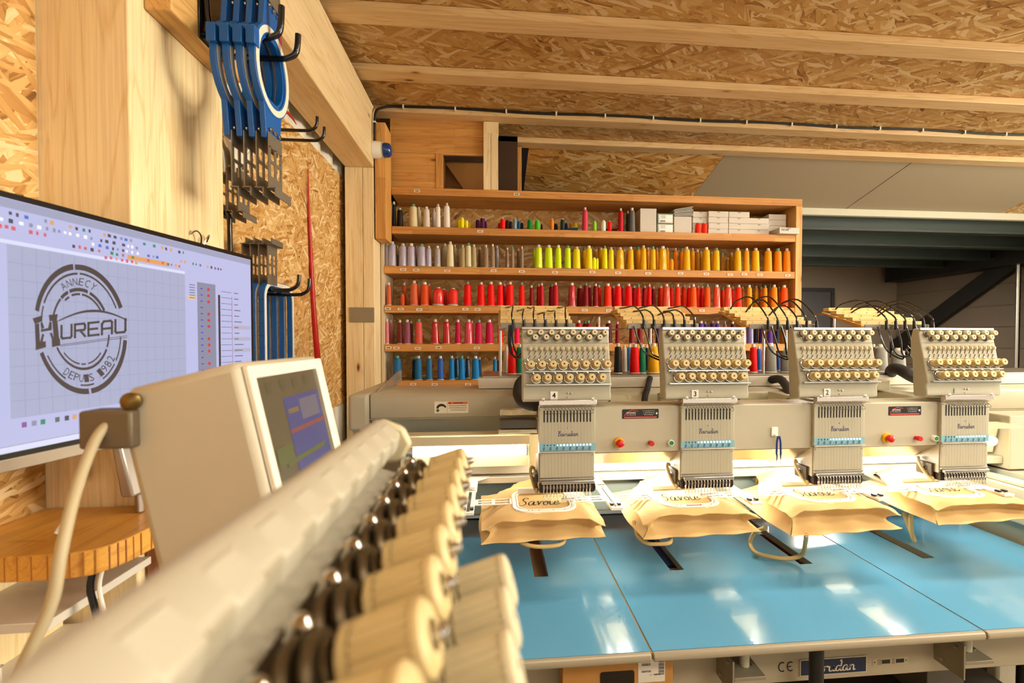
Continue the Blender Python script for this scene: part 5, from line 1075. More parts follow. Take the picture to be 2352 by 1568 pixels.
def hang(loc, ry, rz, label, group, mat=M_hb, arms=(1, -1), tail=.055, lab=True, lowtail=True, th=.015):
    h = thing('machine_hoop', label, 'embroidery hoop', loc, group); L0 = Vector(loc)
    def T(m): return m.xf(Matrix.Translation(L0))
    obj('ring', T(MB().frame(ell(ry, rz), ell(ry - .020, rz - .020), 'x', -th / 2, th / 2 - .003)), mat, h, .001, ang=60)
    obj('inner_ring', T(MB().frame(ell(ry - .0205, rz - .0205), ell(ry - .027, rz - .027), 'x', -th / 2 - .004, th / 2 - .006)), mat, h, ang=60)
    if lab: obj('ruler_label', T(MB().frame(ell(ry - .004, rz - .004), ell(ry - .017, rz - .017), 'x', th / 2 - .0028, th / 2 - .002)), M_lbl, h)
    for s in (-1, 1):
        obj('tail', T(MB().prism([(-.043, s * (rz - .03)), (.043, s * (rz - .03)), (.031, s * (rz + tail)), (-.031, s * (rz + tail))], 'x', -th / 2, th / 2 - .004)), mat, h, .001)
        obj('lug', T(MB().box(-th / 2 - .001, th / 2 + .001, -ry - .008, -ry + .012, .01, .045)), mat, h, .001) if s > 0 else None
        if s in arms:
            a = inst('steel_arm', me_arm if s < 0 else me_arm_up, h, L0 + Vector((th / 2 - .001, 0, s * (rz + tail - .012))))
            m = MB()
            for j in range(3): m.lathe([(.0045, 0), (.004, .0025), (.001, .003)], L0 + Vector((th / 2, -.02 + .02 * j, s * (rz + tail - .020))), (1, 0, 0), 10)
            obj('rivet', m, M_chrome, h)
    return h
xs4 = [-.535, -.511, -.487, -.463]; pos4 = ['nearest the timber block', 'second from the timber block', 'third from the timber block', 'outermost, showing its white ruler ring']
for i, x in enumerate(xs4):
    hang((x, 1.072, 2.063), .080, .092, 'blue plastic hoop with steel arms on the upper hook, %s' % pos4[i], 'blue hoops on the upper hook')
for i, x in enumerate((-.745, -.715, -.687)):
    hang((x, 1.40, 2.10), .085, .11, 'white plastic hoop with steel arms behind the post, %s' % ['closest to the wall', 'middle one', 'outermost one'][i], 'white hoops behind the post', M_hw, (-1,), lab=False, tail=.04)
# lower stack: tall rounded blue frames hanging from their arms
def rect_hoop(loc, label):
    h = thing('machine_hoop', label, 'embroidery hoop', loc, 'tall blue hoops on the lower hook'); L0 = Vector(loc)
    T = lambda m: m.xf(Matrix.Translation(L0))
    o = rrect(-.105, .105, -.30, 0, .05, 6); i2 = rrect(-.088, .088, -.283, -.017, .036, 6)
    obj('ring', T(MB().frame(o, i2, 'x', -.009, .007)), M_hb, h, .001, ang=60)
    m = MB()
    for k in range(7): m.box(-.0092, .0072, -.106, -.1048, -.06 - k * .035, -.057 - k * .035)
    obj('rib', T(m), M_hbd, h)
    obj('ruler_label', T(MB().frame(rrect(-.103, .103, -.298, -.002, .049, 6), rrect(-.091, .091, -.286, -.014, .038, 6), 'x', .0072, .0078)), M_lbl, h)
    inst('steel_arm', me_arm_up, h, L0 + Vector((.009, -.055, -.012))); return h
for i, x in enumerate((-.735, -.712, -.689, -.664)):
    rect_hoop((x, 1.565, 1.676), 'tall blue hoop on the lower hook, %s' % ['closest to the wall', 'second from the wall', 'third from the wall', 'outermost with white ruler edge'][i])
# red hose on the strand board
p = [atX(x, y, -.772) for x, y in ((707, 388), (709, 470), (713, 560), (719, 690), (727, 800), (738, 900))]
whole('red_hose', MB().tube(p, .0015, 10, smooth=5, rr=.016), plain('red rubber', 'b81410', .3), 'thin red hose hanging down the strand board wall', 'hose')
p = [atX(x, y, -.60) for x, y in ((648, 240), (660, 258), (672, 272), (681, 286))]; p = [Vector((-.60, p[0].y - .02, 2.389))] + p
whole('red_strap', MB().tube(p, .0075, 8, smooth=4, rr=.001), MATS['red rubber'], 'short red strap end below the beam beside the blue hoops', 'strap')
# metal plate on the far post
a = atY(803, 740, 2.559); b = atY(860, 706, 2.559)
o = whole('joist_plate', MB().box(a.x, b.x, 2.555, 2.5595, a.z, b.z), plain('galvanised plate', 'a09a88', .4, .7), 'galvanised metal plate screwed to the far post', 'bracket', bevel=.001)
m = MB()
for dz in (.012, .028, .05, .066): m.lathe([(.004, 0), (.003, .003)], (a.x + .012, 2.555, a.z + dz), (0, -1, 0), 8)
obj('screws', m, M_satin, o)
# beacon lamp on the beam and its cable
bc = atX(857, 344, -.606); be = thing('beacon_lamp', 'small white beacon lamp with a blue dome on the beam', 'lamp', bc)
obj('base', MB().lathe([(.043, 0), (.044, .03), (.040, .046)], bc, (1, 0, 0), 24), M_white, be); obj('ring', MB().lathe([(.0405, .0462), (.0405, .052)], bc, (1, 0, 0), 24), M_knobw, be)
obj('dome', MB().lathe([(.036, .0522), (.037, .07), (.033, .085), (.022, .093), (.008, .096)], bc, (1, 0, 0), 24), plain('blue dome', '0f3a7a', .12, coat=.8), be)
cb = thing('power_cable', 'black cable clipped along the ceiling joist down to the beacon', 'cable', (bc.x + .02, bc.y, bc.z + .04))
pts = [(bc.x + .012, bc.y - .02, bc.z + .043), (bc.x + .012, bc.y - .015, bc.z + .14), (bc.x + .018, bc.y, bc.z + .20), (-.565, 2.62, 2.725), (-.53, 2.645, 2.744), (-.45, 2.649, 2.748)] + [(-.45 + .25 * k, 2.648, 2.747 + .004 * math.sin(k * 1.7)) for k in range(1, 17)]
obj('cord', MB().tube(pts, .0068, 8, smooth=5), plain('black cable', '1c1713', .5), cb)
for k in range(14):
    x = -.47 + k * .275; obj('clip', MB().box(x - .004, x + .004, 2.640, 2.654, 2.736, 2.7555), M_white, cb)
obj('clip', MB().box(bc.x + .003, bc.x + .020, bc.y - .026, bc.y - .008, bc.z + .13, bc.z + .137), M_white, cb)
# ------------------------------------------------------------------ desk
DZ = 1.205
pl = [(-.778, .70), (-.6656, .7115), (-.62, .712), (-.5866, .7137), (-.5594, .7225), (-.546, .742), (-.5388, .764), (-.5331, .8161), (-.529, .95), (-.528, 1.28), (-.628, 1.28), (-.628, .911), (-.778, .911)]
dk = thing('wall_desk', 'varnished pine wall desk with a rounded corner under the monitor', 'desk', (-.65, .95, DZ - .04))
obj('desk_top', MB().prism(pl, 'z', DZ - .036, DZ), M_desk, dk, .002)
cv = crom([Vector((a, b, 0)) for a, b in pl[1:9]], 6); acc = 0.; ms = plain('glue line', 'a8692c', .6); nxt = .006
for q, q2 in zip(cv, cv[1:]):      # glue lines of the strips along the curved front edge
    acc += (q2 - q).length
    if acc > nxt:
        nxt = acc + random.uniform(.008, .02); t = (q2 - q).normalized(); nn = Vector((t.y, -t.x, 0))
        obj('glue_line', MB().hexa([Vector((w.x, w.y, DZ - .035)) for w in (q - t * .0006 - nn * .001, q + t * .0006 - nn * .001, q + t * .0006 + nn * .0006, q - t * .0006 + nn * .0006)], [Vector((w.x, w.y, DZ - .001)) for w in (q - t * .0006 - nn * .001, q + t * .0006 - nn * .001, q + t * .0006 + nn * .0006, q - t * .0006 + nn * .0006)]), ms, dk)
obj('desk_bracket', MB().box(-.775, -.745, .75, .90, .95, DZ - .0365), M_pine, dk)
obj('support_board', MB().box(-.66, -.56, 1.0, 1.25, .72, DZ - .0365).box(-.628, -.56, .93, 1.0, .72, DZ - .0365), wood('reddish pine', 'a4663c', '7c4526', 'z'), dk, .002)
# ------------------------------------------------------------------ monitor
P0 = Vector((-.6283, .680, 0)); P1 = Vector((-.5535, 1.172, 0)); R = (P1 - P0).normalized(); NM = R.cross(RZ)
def scr(px, py, lift=0.):
    d = Vector(ray(px, py)); o = Vector((0, 0, CZ)); t = (P0 - Vector((0, 0, 0))).dot(NM) / Vector((d.x, d.y, 0)).dot(NM); return o + d * t + NM * lift
def sp(a, z, lift=0.): return P0 + R * a + RZ * z + NM * lift      # a metres along the screen, z height
mo = thing('monitor', 'wide flat monitor showing a round HUREAU embroidery design on screen', 'monitor', (-.60, .92, DZ))
aR = .4985; aL = aR - .615; zT, zB = 1.692, 1.349
def slab(a0, a1, z0, z1, l0, l1):
    return MB().hexa([sp(a0, z0, l0), sp(a1, z0, l0), sp(a1, z1, l0), sp(a0, z1, l0)], [sp(a0, z0, l1), sp(a1, z0, l1), sp(a1, z1, l1), sp(a0, z1, l1)])
obj('casing', slab(aL, aR, zB - .020, zT, -.020, -.0012), plain('monitor casing', '1c1a18', .4), mo, .002)
obj('bezel', MB().frame([(aL, zB - .004), (aR, zB - .004), (aR, zT), (aL, zT)], [(aL + .007, zB + .003), (aR - .006, zB + .003), (aR - .006, zT - .008), (aL + .007, zT - .008)], 'y', -.001, .0005).xf(Matrix.Translation(P0) @ Matrix(((R.x, -NM.x * -1, 0, 0), (R.y, NM.y, 0, 0), (0, 0, 1, 0), (0, 0, 0, 1)))), plain('black bezel', '0c0a09', .3), mo)
obj('chin', slab(aL, aR, zB - .021, zB - .0042, -.012, .001), plain('silver chin', 'b9b0a2', .35, .5), mo, .001)
EX = .60
def E(c): return glow('screen ' + c, c, EX, '101010')
sc = obj('screen', MB().add([sp(aL + .006, zB + .002, .0002), sp(aR - .005, zB + .002, .0002), sp(aR - .005, zT - .007, .0002), sp(aL + .006, zT - .007, .0002)], [(0, 1, 2, 3)]), E('b9bbe2'), mo, smooth=False)
def uiq(m, a0, a1, z0, z1, mi=0, lift=.0005): m.add([sp(a0, z0, lift), sp(a1, z0, lift), sp(a1, z1, lift), sp(a0, z1, lift)], [(0, 1, 2, 3)], mi)
def az(px, py):
    q = scr(px, py); return (Vector((q.x, q.y, 0)) - P0).dot(R), q.z
c0 = az(8, 545); c1 = az(424, 640); c2 = az(430, 900); c3 = az(20, 955)
aC0, aC1, zC1, zC0 = c0[0] + .003, c1[0], (c0[1] + c1[1]) / 2, (c2[1] + c3[1]) / 2 - .004
m = MB(); uiq(m, aL + .01, aR - .007, zT - .0205, zT - .009, 1); uiq(m, aC0, aC1, zC0, zC1, 0)
uiq(m, aL + .01, aC1, zC1 + .001, zC1 + .006, 2); uiq(m, aL + .01, aR - .008, zB + .003, zB + .012, 3); uiq(m, aL + .01, .115, zB + .0035, zB + .0115, 2, .0008)
obj('screen_windows', m, [E('a9acc8'), E('9fa1bc'), E('d9dbf4'), E('6f6c62')], sc, smooth=False)
m = MB()     # grid on the drawing area
for k in range(1, 17): uiq(m, aC0 + (aC1 - aC0) * k / 17 - .0003, aC0 + (aC1 - aC0) * k / 17 + .0003, zC0, zC1, 0, .0008)
for k in range(1, 10): uiq(m, aC0, aC1, zC0 + (zC1 - zC0) * k / 10 - .0003, zC0 + (zC1 - zC0) * k / 10 + .0003, 0, .0008)
obj('screen_grid', m, E('9396b6'), sc, smooth=False)
m = MB(); rnd = random.Random(5)     # tool icons
cols = ['8f5a9a', 'd8606a', 'e0a060', '4a4a58', '3a8a6a', '4a72c8', 'f2f2ff', '8d90a8']
for zrow, a0, a1, wts in ((zT - .027, -.01, .30, (3, 3, 2, 4, 5, 7)), (zT - .037, 0, .20, (7, 7, 6, 3)), (zT - .046, -.01, .06, (1, 1, 1)), (zT - .046, .12, .24, (5, 3, 6, 7)), (zT - .054, .08, .14, (1, 1, 3)), (zT - .054, .15, .30, (2, 2, 1, 4)), (zT - .044, .29, .40, (3, 0, 2, 4, 1)), (zT - .062, .14, .20, (1, 2, 1))):
    a = a0
    while a < a1:
        w = rnd.uniform(.003, .0055)
        if rnd.random() < .8: uiq(m, a, a + w, zrow - rnd.uniform(.0018, .003), zrow + rnd.uniform(.0018, .003), rnd.choice(wts), .0008)
        a += w + rnd.uniform(.003, .007)
uiq(m, .18, .262, zT - .0585, zT - .051, 2, .0006)
zz = zC0 - .010; a = .115
for c in (3, 8, 5, 5, 9, 10, 11, 4, 12, 8, 12, 3): uiq(m, a, a + .0062, zz - .0042, zz + .0042, c, .0008); a += .0088
for c, aa in ((0, .02), (7, .032), (4, .043), (12, .062), (3, .075), (2, .086), (3, .096)): uiq(m, aa, aa + .006, zz - .0035, zz + .0035, c, .0008)
obj('screen_icons', m, [E(c) for c in cols + ['18e03a', '7fa8e0', 'd8b4c4', '3a9a90', '5a6a68']], sc, smooth=False, kind='stuff')
m = MB()      # list panels on the right of the screen
d0 = az(452, 650)[0]; d1 = az(494, 650)[0]; e0 = az(500, 660)[0]; e1 = az(532, 660)[0]; f1 = aR - .008; zt_ = az(470, 650)[1]; zb_ = zB + .03
uiq(m, d0, d1, zb_, zt_, 0); uiq(m, e0, e0 + .006, zb_, zt_ - .02, 1); uiq(m, e1 - .001, e1, zb_, zt_ - .02, 2)
for k in range(20):
    z = zt_ - .012 - k * .0125
    if z < zb_ + .004: break
    uiq(m, d0 + .008, d0 + .014, z - .001, z + .001, 3, .0008); 
    if k % 4 != 3: uiq(m, d0 + .026, d0 + .033, z - .0028, z + .0028, 4, .0008)
    uiq(m, e0 + .008, e1 - .002, z - .0004, z + .0004, 1, .0008)
    if k < 14: uiq(m, e1 + .006, e1 + .006 + rnd.uniform(.008, .03), z - .001, z + .001, 5, .0008)
    if k in (6, 8, 10, 14): uiq(m, e1 + .003, f1 - .002, z - .004, z + .004, 6, .0006)
uiq(m, d0 - .024, d0 - .004, zt_ - .036, zt_ - .028, 7)
for k in range(6): uiq(m, d0 - .020, d0 - .006, zt_ - .008 - k * .005, zt_ - .0065 - k * .005, 5, .0008)
obj('screen_lists', m, [E('8a8aa0'), E('3a3434'), E('8a3050'), E('4038d8'), E('c8404a'), E('6a6a7a'), E('b4aec0'), E('e0c098')], sc, smooth=False)
# the round badge on screen (drawn from sight lines onto the flat screen)
m = MB()
def bpt(rad, t, ry=149., rx=106.):
    y = 756 - ry * rad * math.sin(t); return (184 + rx * rad * math.cos(t) + .07 * (y - 756), y)
def arc(r0, r1, t0, t1, n=24):
    ts = [math.radians(t0 + (t1 - t0) * k / n) for k in range(n + 1)]
    m.add([scr(*bpt(r0, t), .0011) for t in ts] + [scr(*bpt(r1, t), .0011) for t in ts], [(k, k + 1, n + 2 + k, n + 1 + k) for k in range(n)])
arc(.915, 1.0, 20, 92); arc(.92, 1.01, 94, 163); arc(.845, .875, 22, 86, 16); arc(.84, .875, 89, 152, 16); arc(.84, .87, 155, 166, 4)
arc(.585, .635, 28, 66, 10); arc(.585, .64, 70, 108, 8); arc(.585, .64, 111, 128, 6); arc(.59, .63, 130, 162, 8); arc(.525, .56, 30, 82, 12); arc(.525, .56, 86, 106, 6); arc(.52, .555, 112, 124, 4)
arc(.915, 1.0, 202, 275); arc(.92, 1.0, 278, 350); arc(.845, .875, 208, 242, 10); arc(.85, .875, 264, 284, 6); arc(.85, .875, 298, 322, 6); arc(.85, .875, 326, 352, 8)
arc(.59, .63, 207, 330, 24); arc(.59, .625, 333, 352, 6); arc(.525, .55, 222, 262, 8); arc(.525, .55, 266, 276, 3); arc(.525, .55, 282, 318, 8)
def arctext(s, rad, tmid, step, h, wd, flip):
    n = len(s)
    for i, ch in enumerate(s):
        if ch == ' ': continue
        t = math.radians(tmid + (i - (n - 1) / 2) * step * (1 if flip else -1)); cxp, cyp = bpt(rad, t); tx, ty = bpt(rad, t + (.02 if flip else -.02)); dx, dy = tx - cxp, ty - cyp; dl = math.hypot(dx, dy); dx /= dl; dy /= dl
        put_text(m, ch, (0, 0, 0), RX, RZ, h, wd, fn=lambda x, y: scr(cxp + dx * x + dy * y, cyp + dy * x - dx * y, .0012))
arctext('ANNECY', .735, 89, 10.5, 17, 11, False); arctext('DEPUIS 1982', .755, 282, 8.3, 18, 10.5, True)
BLK = {'U': [[(0, 1), (0, .12), (.12, 0), (.88, 0), (1, .12), (1, 1)]], 'R': [[(0, 0), (0, 1), (.9, 1), (1, .86), (1, .62), (.9, .5), (0, .5)], [(.5, .5), (1, 0)]], 'E': [[(1, 1), (0, 1), (0, 0), (1, 0)], [(0, .5), (.85, .5)]], 'A': [[(0, 0), (0, .8), (.2, 1), (.85, 1), (1, .88), (1, 0)], [(0, .42), (1, .42)]]}
for i, ch in enumerate('UREAU'):
    x0 = 137 + i * 31; cxp = x0 + 14; cyp = 763 - (cxp - 137) * .105
    for st in BLK[ch]:
        for (xa, ya), (xb, yb) in zip(st, st[1:]):
            xa, xb, ya, yb = (xa - .5) * 23, (xb - .5) * 23, (ya - .5) * 29, (yb - .5) * 29; dl = math.hypot(xb - xa, yb - ya); ux, uy = (xb - xa) / dl * 2.6, (yb - ya) / dl * 2.6
            m.add([scr(cxp + q[0], cyp - q[1] - q[0] * .105, .0012) for q in ((xa - ux - uy, ya - uy + ux), (xb + ux - uy, yb + uy + ux), (xb + ux + uy, yb + uy - ux), (xa - ux + uy, ya - uy - ux))], [(0, 1, 2, 3)])
def poly(pp): m.add([scr(x, y, .0012) for x, y in pp], [tuple(range(len(pp)))])
for pp in ([(73, 731), (96, 724), (95, 738), (78, 744)], [(78, 744), (88, 742), (90, 786), (80, 790)], [(80, 788), (103, 783), (104, 797), (80, 804)], [(110, 723), (131, 721), (129, 735), (112, 738)], [(118, 737), (130, 735), (134, 778), (122, 781)], [(117, 781), (136, 777), (137, 793), (118, 797)], [(92, 756), (117, 752), (117, 758), (92, 762)], [(95, 738), (100, 752), (93, 756), (91, 742)], [(112, 738), (117, 740), (117, 753), (108, 755)], [(90, 786), (96, 785), (100, 768), (95, 766)], [(118, 781), (123, 780), (118, 764), (112, 765)]): poly(pp)
n = 20; ar = [(132 + (290 - 132) * k / n, 740 - 29 * math.sin(math.pi * (.05 + .88 * k / n)) - 0.02 * k) for k in range(n + 1)]
m.add([scr(x, y, .0012) for x, y in ar] + [scr(x, y + 6 - 3 * abs(2 * k / n - 1), .0012) for k, (x, y) in enumerate(ar)], [(k, k + 1, n + 2 + k, n + 1 + k) for k in range(n)])
for dy in (0, 4): poly([(137, 791 + dy * .8), (291, 770 + dy), (291, 771.3 + dy), (137, 792.3 + dy * .8)])
obj('badge_design', m, E('4a3e3c'), sc, smooth=False)
# stand
obj('stand_neck', MB().hexa([(-.640 + .02, .86, DZ + .03), (-.60, .86, DZ + .03), (-.60, .93, DZ + .03), (-.62, .93, DZ + .03)], [(-.628 + .005, .845, zB - .02), (-.608, .845, zB - .02), (-.608, .95, zB - .02), (-.623, .95, zB - .02)]), plain('silver foot', 'b4aca4', .35, .6), mo, .004)
ft = [(-.596, .872), (-.610, .885), (-.619, .91), (-.622, .94), (-.618, .97), (-.608, .995)]
cr = crom([Vector((a, b, 0)) for a, b in ft], 5); inn = []; out = []
for i, q in enumerate(cr):
    t = (cr[min(i + 1, len(cr) - 1)] - cr[max(i - 1, 0)]).normalized(); nn = Vector((-t.y, t.x, 0)) * .0045; inn.append((q.x + nn.x, q.y + nn.y)); out.append((q.x - nn.x, q.y - nn.y))
obj('stand_foot', MB().prism(inn + out[::-1], 'z', DZ + .0005, DZ + .032), plain('silver foot', 'b4aca4', .35, .6), mo, .002)
obj('screen_cable', MB().tube([(-.632 + .006, .80, 1.33), (-.62, .79, 1.29), (-.625, .775, 1.25), (-.64, .765, 1.215)], .003, 8, smooth=5), M_white, mo)
# little wire clip on the post
q = atX(452, 556, -.6315); whole('wire_clip', MB().tube([(q.x, q.y - .025, q.z + .012), (q.x + .012, q.y - .02, q.z + .02), (q.x + .014, q.y - .008, q.z + .008), (q.x + .006, q.y, q.z - .02), (q.x + .014, q.y + .008, q.z + .008), (q.x + .012, q.y + .024, q.z + .02), (q.x + .004, q.y + .028, q.z + .006)], .0018, 6, smooth=5), M_chrome, 'small bent wire clip on the post above the monitor edge', 'clip')
# ------------------------------------------------------------------ things below the desk
bw = thing('white_box', 'white box on the low white shelf beneath the desk', 'box', (-.74, .66, .95)); obj('body', MB().box(-.775, -.64, .60, .685, 1.005, 1.075), plain('white paint box', 'd8d0c6', .5), bw, .003); obj('lid_line', MB().box(-.7755, -.6395, .5995, .6855, 1.072, 1.0735), plain('grey line', '8a8078', .6), bw)
ws = thing('low_shelf', 'low white shelf cabinet beneath the pine wall desk', 'shelf', (-.70, .8, 0)); obj('top', MB().box(-.778, -.50, .45, .905, .985, 1.003), plain('white melamine', 'd6cec2', .4), ws, .002); obj('side', MB().box(-.778, -.51, .46, .48, 0, .9845).box(-.778, -.51, .88, .90, 0, .9845), MATS['white melamine'], ws)
obj('upper_board', MB().box(-.778, -.60, .70, .90, 1.105, 1.118), MATS['white melamine'], ws, .001)
for nm, col, dx, r in (('black cable hanging below the desk edge', M_dark, 0., .0045), ('white cable hanging below the desk edge', M_white, .012, .0028)):
    whole('desk_cable', MB().tube([(-.575 + dx, .745, DZ - .038), (-.578 + dx, .743, 1.14), (-.57 + dx, .742, 1.10), (-.572 + dx * 1.8, .74, 1.06), (-.585 + dx, .74, 1.0045)], r, 8, smooth=5), col, nm, 'cable')
# ================================================================== control panel and near machine
cp = thing('control_panel', 'cream machine control panel box with a tilted colour screen', 'control panel', (-.28, .6, 1.28))
Ya, Yb = .505, .725; A = Vector((-.2535, 0, 1.4785)); D = Vector((.211, 0, -.9776)).normalized(); NN = Vector((.9776, 0, .211)).normalized()
def fpnt(y, s, lift=0.): q = A + D * s + NN * lift; return Vector((q.x, y, q.z))
Bk = A - NN * .122 + D * .006; ln = .20
pr = [A, A + D * ln, Bk + D * (ln - .004), Bk + D * .012, Bk + NN * .016 - D * .002]
obj('housing', MB().prism([(q.x, q.z) for q in pr], 'y', Ya, Yb), plain('cream housing', 'c2b9a2', .45), cp, .009)
s0, s1, y0, y1 = .020, .148, Ya + .022, Yb - .022
def rect3(m, ya, yb, sa, sb, lift, mi=0): m.add([fpnt(ya, sb, lift), fpnt(yb, sb, lift), fpnt(yb, sa, lift), fpnt(ya, sa, lift)], [(0, 1, 2, 3)], mi)
m = MB(); oo = [(Ya + .006, .006), (Yb - .006, .006), (Yb - .006, ln - .01), (Ya + .006, ln - .01)]; ii = [(y0, s0), (y1, s0), (y1, s1), (y0, s1)]
vs = [fpnt(*q, .0002) for q in oo] + [fpnt(*q, .0002) for q in ii] + [fpnt(*q, .006) for q in oo] + [fpnt(*q, .004) for q in ii]; fs = []
for i in range(4):
    j = (i + 1) % 4; fs += [(8 + i, 8 + j, 12 + j, 12 + i), (i, 8 + i, 8 + j, j), (4 + i, 4 + j, 12 + j, 12 + i)]
obj('screen_bezel', MB().add(vs, fs), plain('white bezel', 'ece4d2', .35), cp, .0025)
m = MB(); rect3(m, y0, y1, s0, s1, .0008); ds = obj('display', m, glow('control display', '6a5a3a', .30, '3a352c'), cp, smooth=False)
m = MB(); rect3(m, y0 + .055, y1 - .012, s0 + .028, s1 - .012, .0012, 0); rect3(m, y0 + .095, y1 - .022, s0 + .034, s0 + .060, .0016, 1); rect3(m, y0 + .055, y1 - .01, s0 + .066, s0 + .071, .0016, 2); rect3(m, y0 + .06, y0 + .09, s0 + .042, s0 + .048, .0016, 3); rect3(m, y0 + .01, y0 + .05, s0 + .08, s0 + .1, .0016, 4); rect3(m, y0 + .03, y1 - .03, s0 + .098, s0 + .104, .0016, 4)
for k in range(4): rect3(m, y0 + .02 + k * .035, y0 + .034 + k * .035, s0 + .006, s0 + .018, .0014, 5)
obj('display_blocks', m, [glow('disp blue', '5a5a96', .35), glow('disp grey', '8a8088', .35), glow('disp red', 'b05a4a', .35), glow('disp ochre', 'a08048', .35), glow('disp green', '7a7a3c', .35), glow('disp tan', '7a6a40', .3)], ds, smooth=False)
obj('hinge_bracket', MB().box(-.392, -.345, .493, .52, 1.395, 1.432), plain('brown grey bracket', '6e604c', .5, .3), cp, .003)
obj('hinge_screw', MB().lathe([(.008, 0), (.009, .006), (.005, .009)], (-.350, .5045, 1.440), (.2, -1, 0), 14), plain('brass screw', '7a6234', .35, .8), cp)
pts = [atY(*q) for q in ((262, 962, .50), (225, 1000, .49), (190, 1080, .47), (165, 1160, .45), (140, 1270, .43), (120, 1380, .42), (75, 1480, .41), (20, 1590, .40), (-60, 1700, .38))]
obj('panel_cable', MB().tube(pts, .0046, 10, smooth=6), plain('beige cable', 'b5a684', .5), cp)
obj('panel_arm', MB().cyl((-.30, .60, 1.05), (-.285, .60, 1.29), .02, n=16), M_cream, cp)
# ------------------------------------------------------------------ near single-head machine, seen along its face
nh = thing('tension_unit', 'cream embroidery machine tension unit with big ivory knobs close to the camera', 'sewing head', (-.10, .2, 1.30))
Yn0, Yn1 = -.12, .385
bar = [(-.0965, 1.425), (-.0945, 1.4345), (-.090, 1.438), (-.0825, 1.4365), (-.0715, 1.4265), (-.0745, 1.413), (-.090, 1.402), (-.0965, 1.405)]
obj('top_bar', MB().prism(bar, 'y', Yn0, Yn1), M_cream, nh, .003)
for k in range(12):      # raised ribs along the bar's face, recess shading painted grey between them
    y = .375 - k * .031; obj('bar_slot_shade', MB().hexa([(-.0800, y - .031, 1.4325), (-.0718, y - .031, 1.4250), (-.0745, y - .031, 1.4145), (-.083, y - .031, 1.418)], [(-.0800, y - .0182, 1.4325), (-.0718, y - .0182, 1.4250), (-.0745, y - .0182, 1.4145), (-.083, y - .0182, 1.418)]).xf(Matrix.Translation((.0006, 0, .0004))), plain('painted slot shade', 'a39b86', .5), nh); obj('bar_rib', MB().hexa([(-.0815, y - .018, 1.4360), (-.0705, y - .018, 1.4255), (-.0735, y - .018, 1.4135), (-.0845, y - .018, 1.418)], [(-.0815, y, 1.4360), (-.0705, y, 1.4255), (-.0735, y, 1.4135), (-.0845, y, 1.418)]), M_cream, nh, .0015)
obj('end_cap', MB().prism([(-.0945, 1.430), (-.088, 1.4375), (-.070, 1.430), (-.064, 1.417), (-.072, 1.403), (-.094, 1.402)], 'y', Yn1 + .001, Yn1 + .010), M_knobw, nh, .003)
case = [(-.0962, 1.395), (-.090, 1.4015), (-.072, 1.396), (-.060, 1.372), (-.050, 1.352), (-.046, 1.30), (-.20, 1.30), (-.20, 1.325), (-.098, 1.37)]
obj('tension_case', MB().prism(case, 'y', Yn0, Yn1 - .004), M_cream, nh, .002)
obj('pin_rail', MB().hexa([(-.074, Yn0, 1.397), (-.060, Yn0, 1.392), (-.062, Yn0, 1.386), (-.076, Yn0, 1.391)], [(-.074, Yn1 - .01, 1.397), (-.060, Yn1 - .01, 1.392), (-.062, Yn1 - .01, 1.386), (-.076, Yn1 - .01, 1.391)]), plain('dark oiled steel', '4a3f30', .3, .8), nh)
me_pin = MB().lathe([(.0035, 0), (.0035, .006), (.0045, .007), (.0045, .010), (.002, .012)], n=12).mesh('guide_pin', M_chrome)
for k in range(11): inst('guide_pin', me_pin, nh, (-.0680, .386 - .0312 * k, 1.3955), Vector((.35, 0, .94)).to_track_quat('Z', 'Y'))
ax = Vector((math.cos(math.radians(17)), 0, math.sin(math.radians(17)))); qa = ax.to_track_quat('Z', 'Y')
M_fd = plain('dark tension steel', '6e6048', .38, .8)
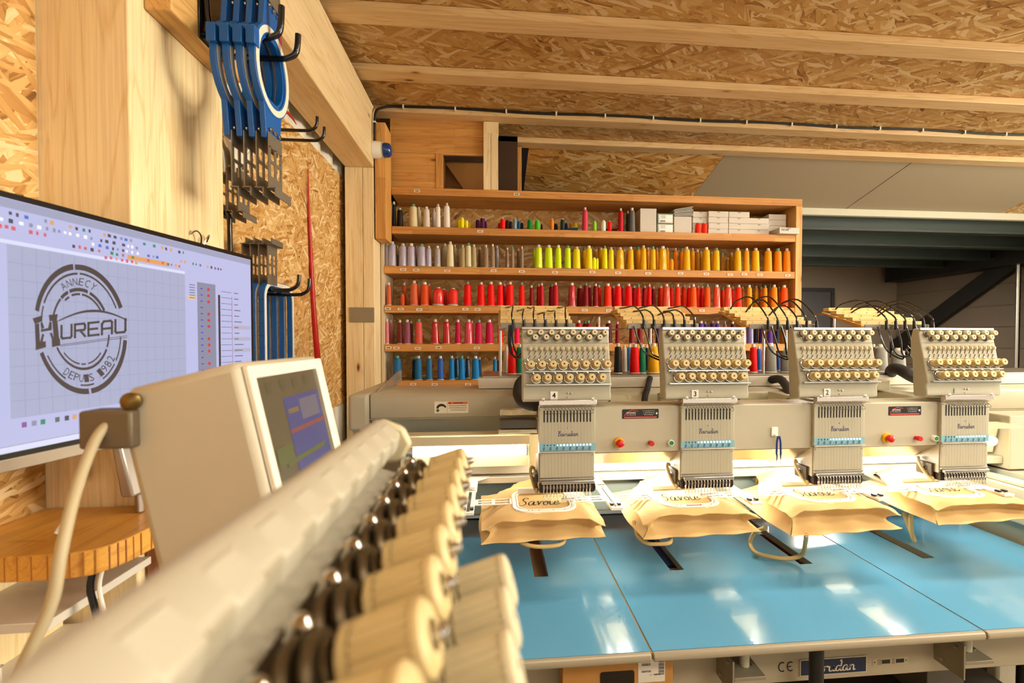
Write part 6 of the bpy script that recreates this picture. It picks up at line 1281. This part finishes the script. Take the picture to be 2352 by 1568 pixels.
mb1 = MB().lathe([(.004, 0), (.0125, .001), (.0135, .003), (.0125, .005), (.006, .0055), (.006, .008), (.0125, .0085), (.0135, .0105), (.0125, .0125), (.0065, .013), (.0065, .018)], n=22).tube([(.0095 * math.cos(t), .0095 * math.sin(t), .0125 + .0009 * t) for t in [k * .6 for k in range(14)]], .0011, 6)
me_fd = mb1.mesh('tension_disc', M_fd)
mb2 = MB().lathe([(.0095, .018), (.0122, .0195), (.0124, .023)], n=28, cap=False); v, f = fluted(.0122, .023, .042, 44, .0011); mb2.add(v, f)
mb2.lathe([(.0122, .042), (.0118, .0445), (.0098, .046), (.005, .0462)], n=28, cap=False).lathe([(.003, .046), (.0028, .0490), (.0018, .0508), (.0006, .0512)], n=12, mi=1)
me_fk = mb2.mesh('tension_knob', [M_knob, M_chrome], ang=20)
mb3 = MB().lathe([(.0085, .016), (.0105, .017), (.0108, .021), (.0098, .022), (.0112, .023), (.0114, .027)], n=28, cap=False); v, f = fluted(.0126, .027, .047, 44, .0011); mb3.add(v, f).lathe([(.0114, .027), (.0126, .027)], n=28, cap=False).lathe([(.0126, .047), (.0120, .0495), (.0095, .0505), (.002, .0505)], n=28, cap=False)
me_fl = mb3.mesh('tension_knob', M_knobw, ang=20)
for k in range(11):
    tip = Vector((-.0135, .372 - .0312 * k, 1.4075)); o = inst('tension_knob', me_fk, nh, tip - ax * .0515, qa); sub_inst('tension_disc', me_fd, o)
obj('knob_bar', MB().hexa([(-.0185, Yn0, 1.4165), (-.014, Yn0, 1.4165), (-.014, Yn0, 1.4140), (-.0185, Yn0, 1.4140)], [(-.0185, .38, 1.4165), (-.014, .38, 1.4165), (-.014, .38, 1.4140), (-.0185, .38, 1.4140)]), M_knobw, nh) if False else None
for k in range(4):
    tip = Vector((.0105, .232 - .0312 * k, 1.3835)); o = inst('tension_knob', me_fl, nh, tip - ax * .0515, qa); sub_inst('tension_disc', me_fd, o)
obj('support_column', MB().box(-.32, -.16, -.1, .30, .0, 1.2995), M_cream, nh, .01)
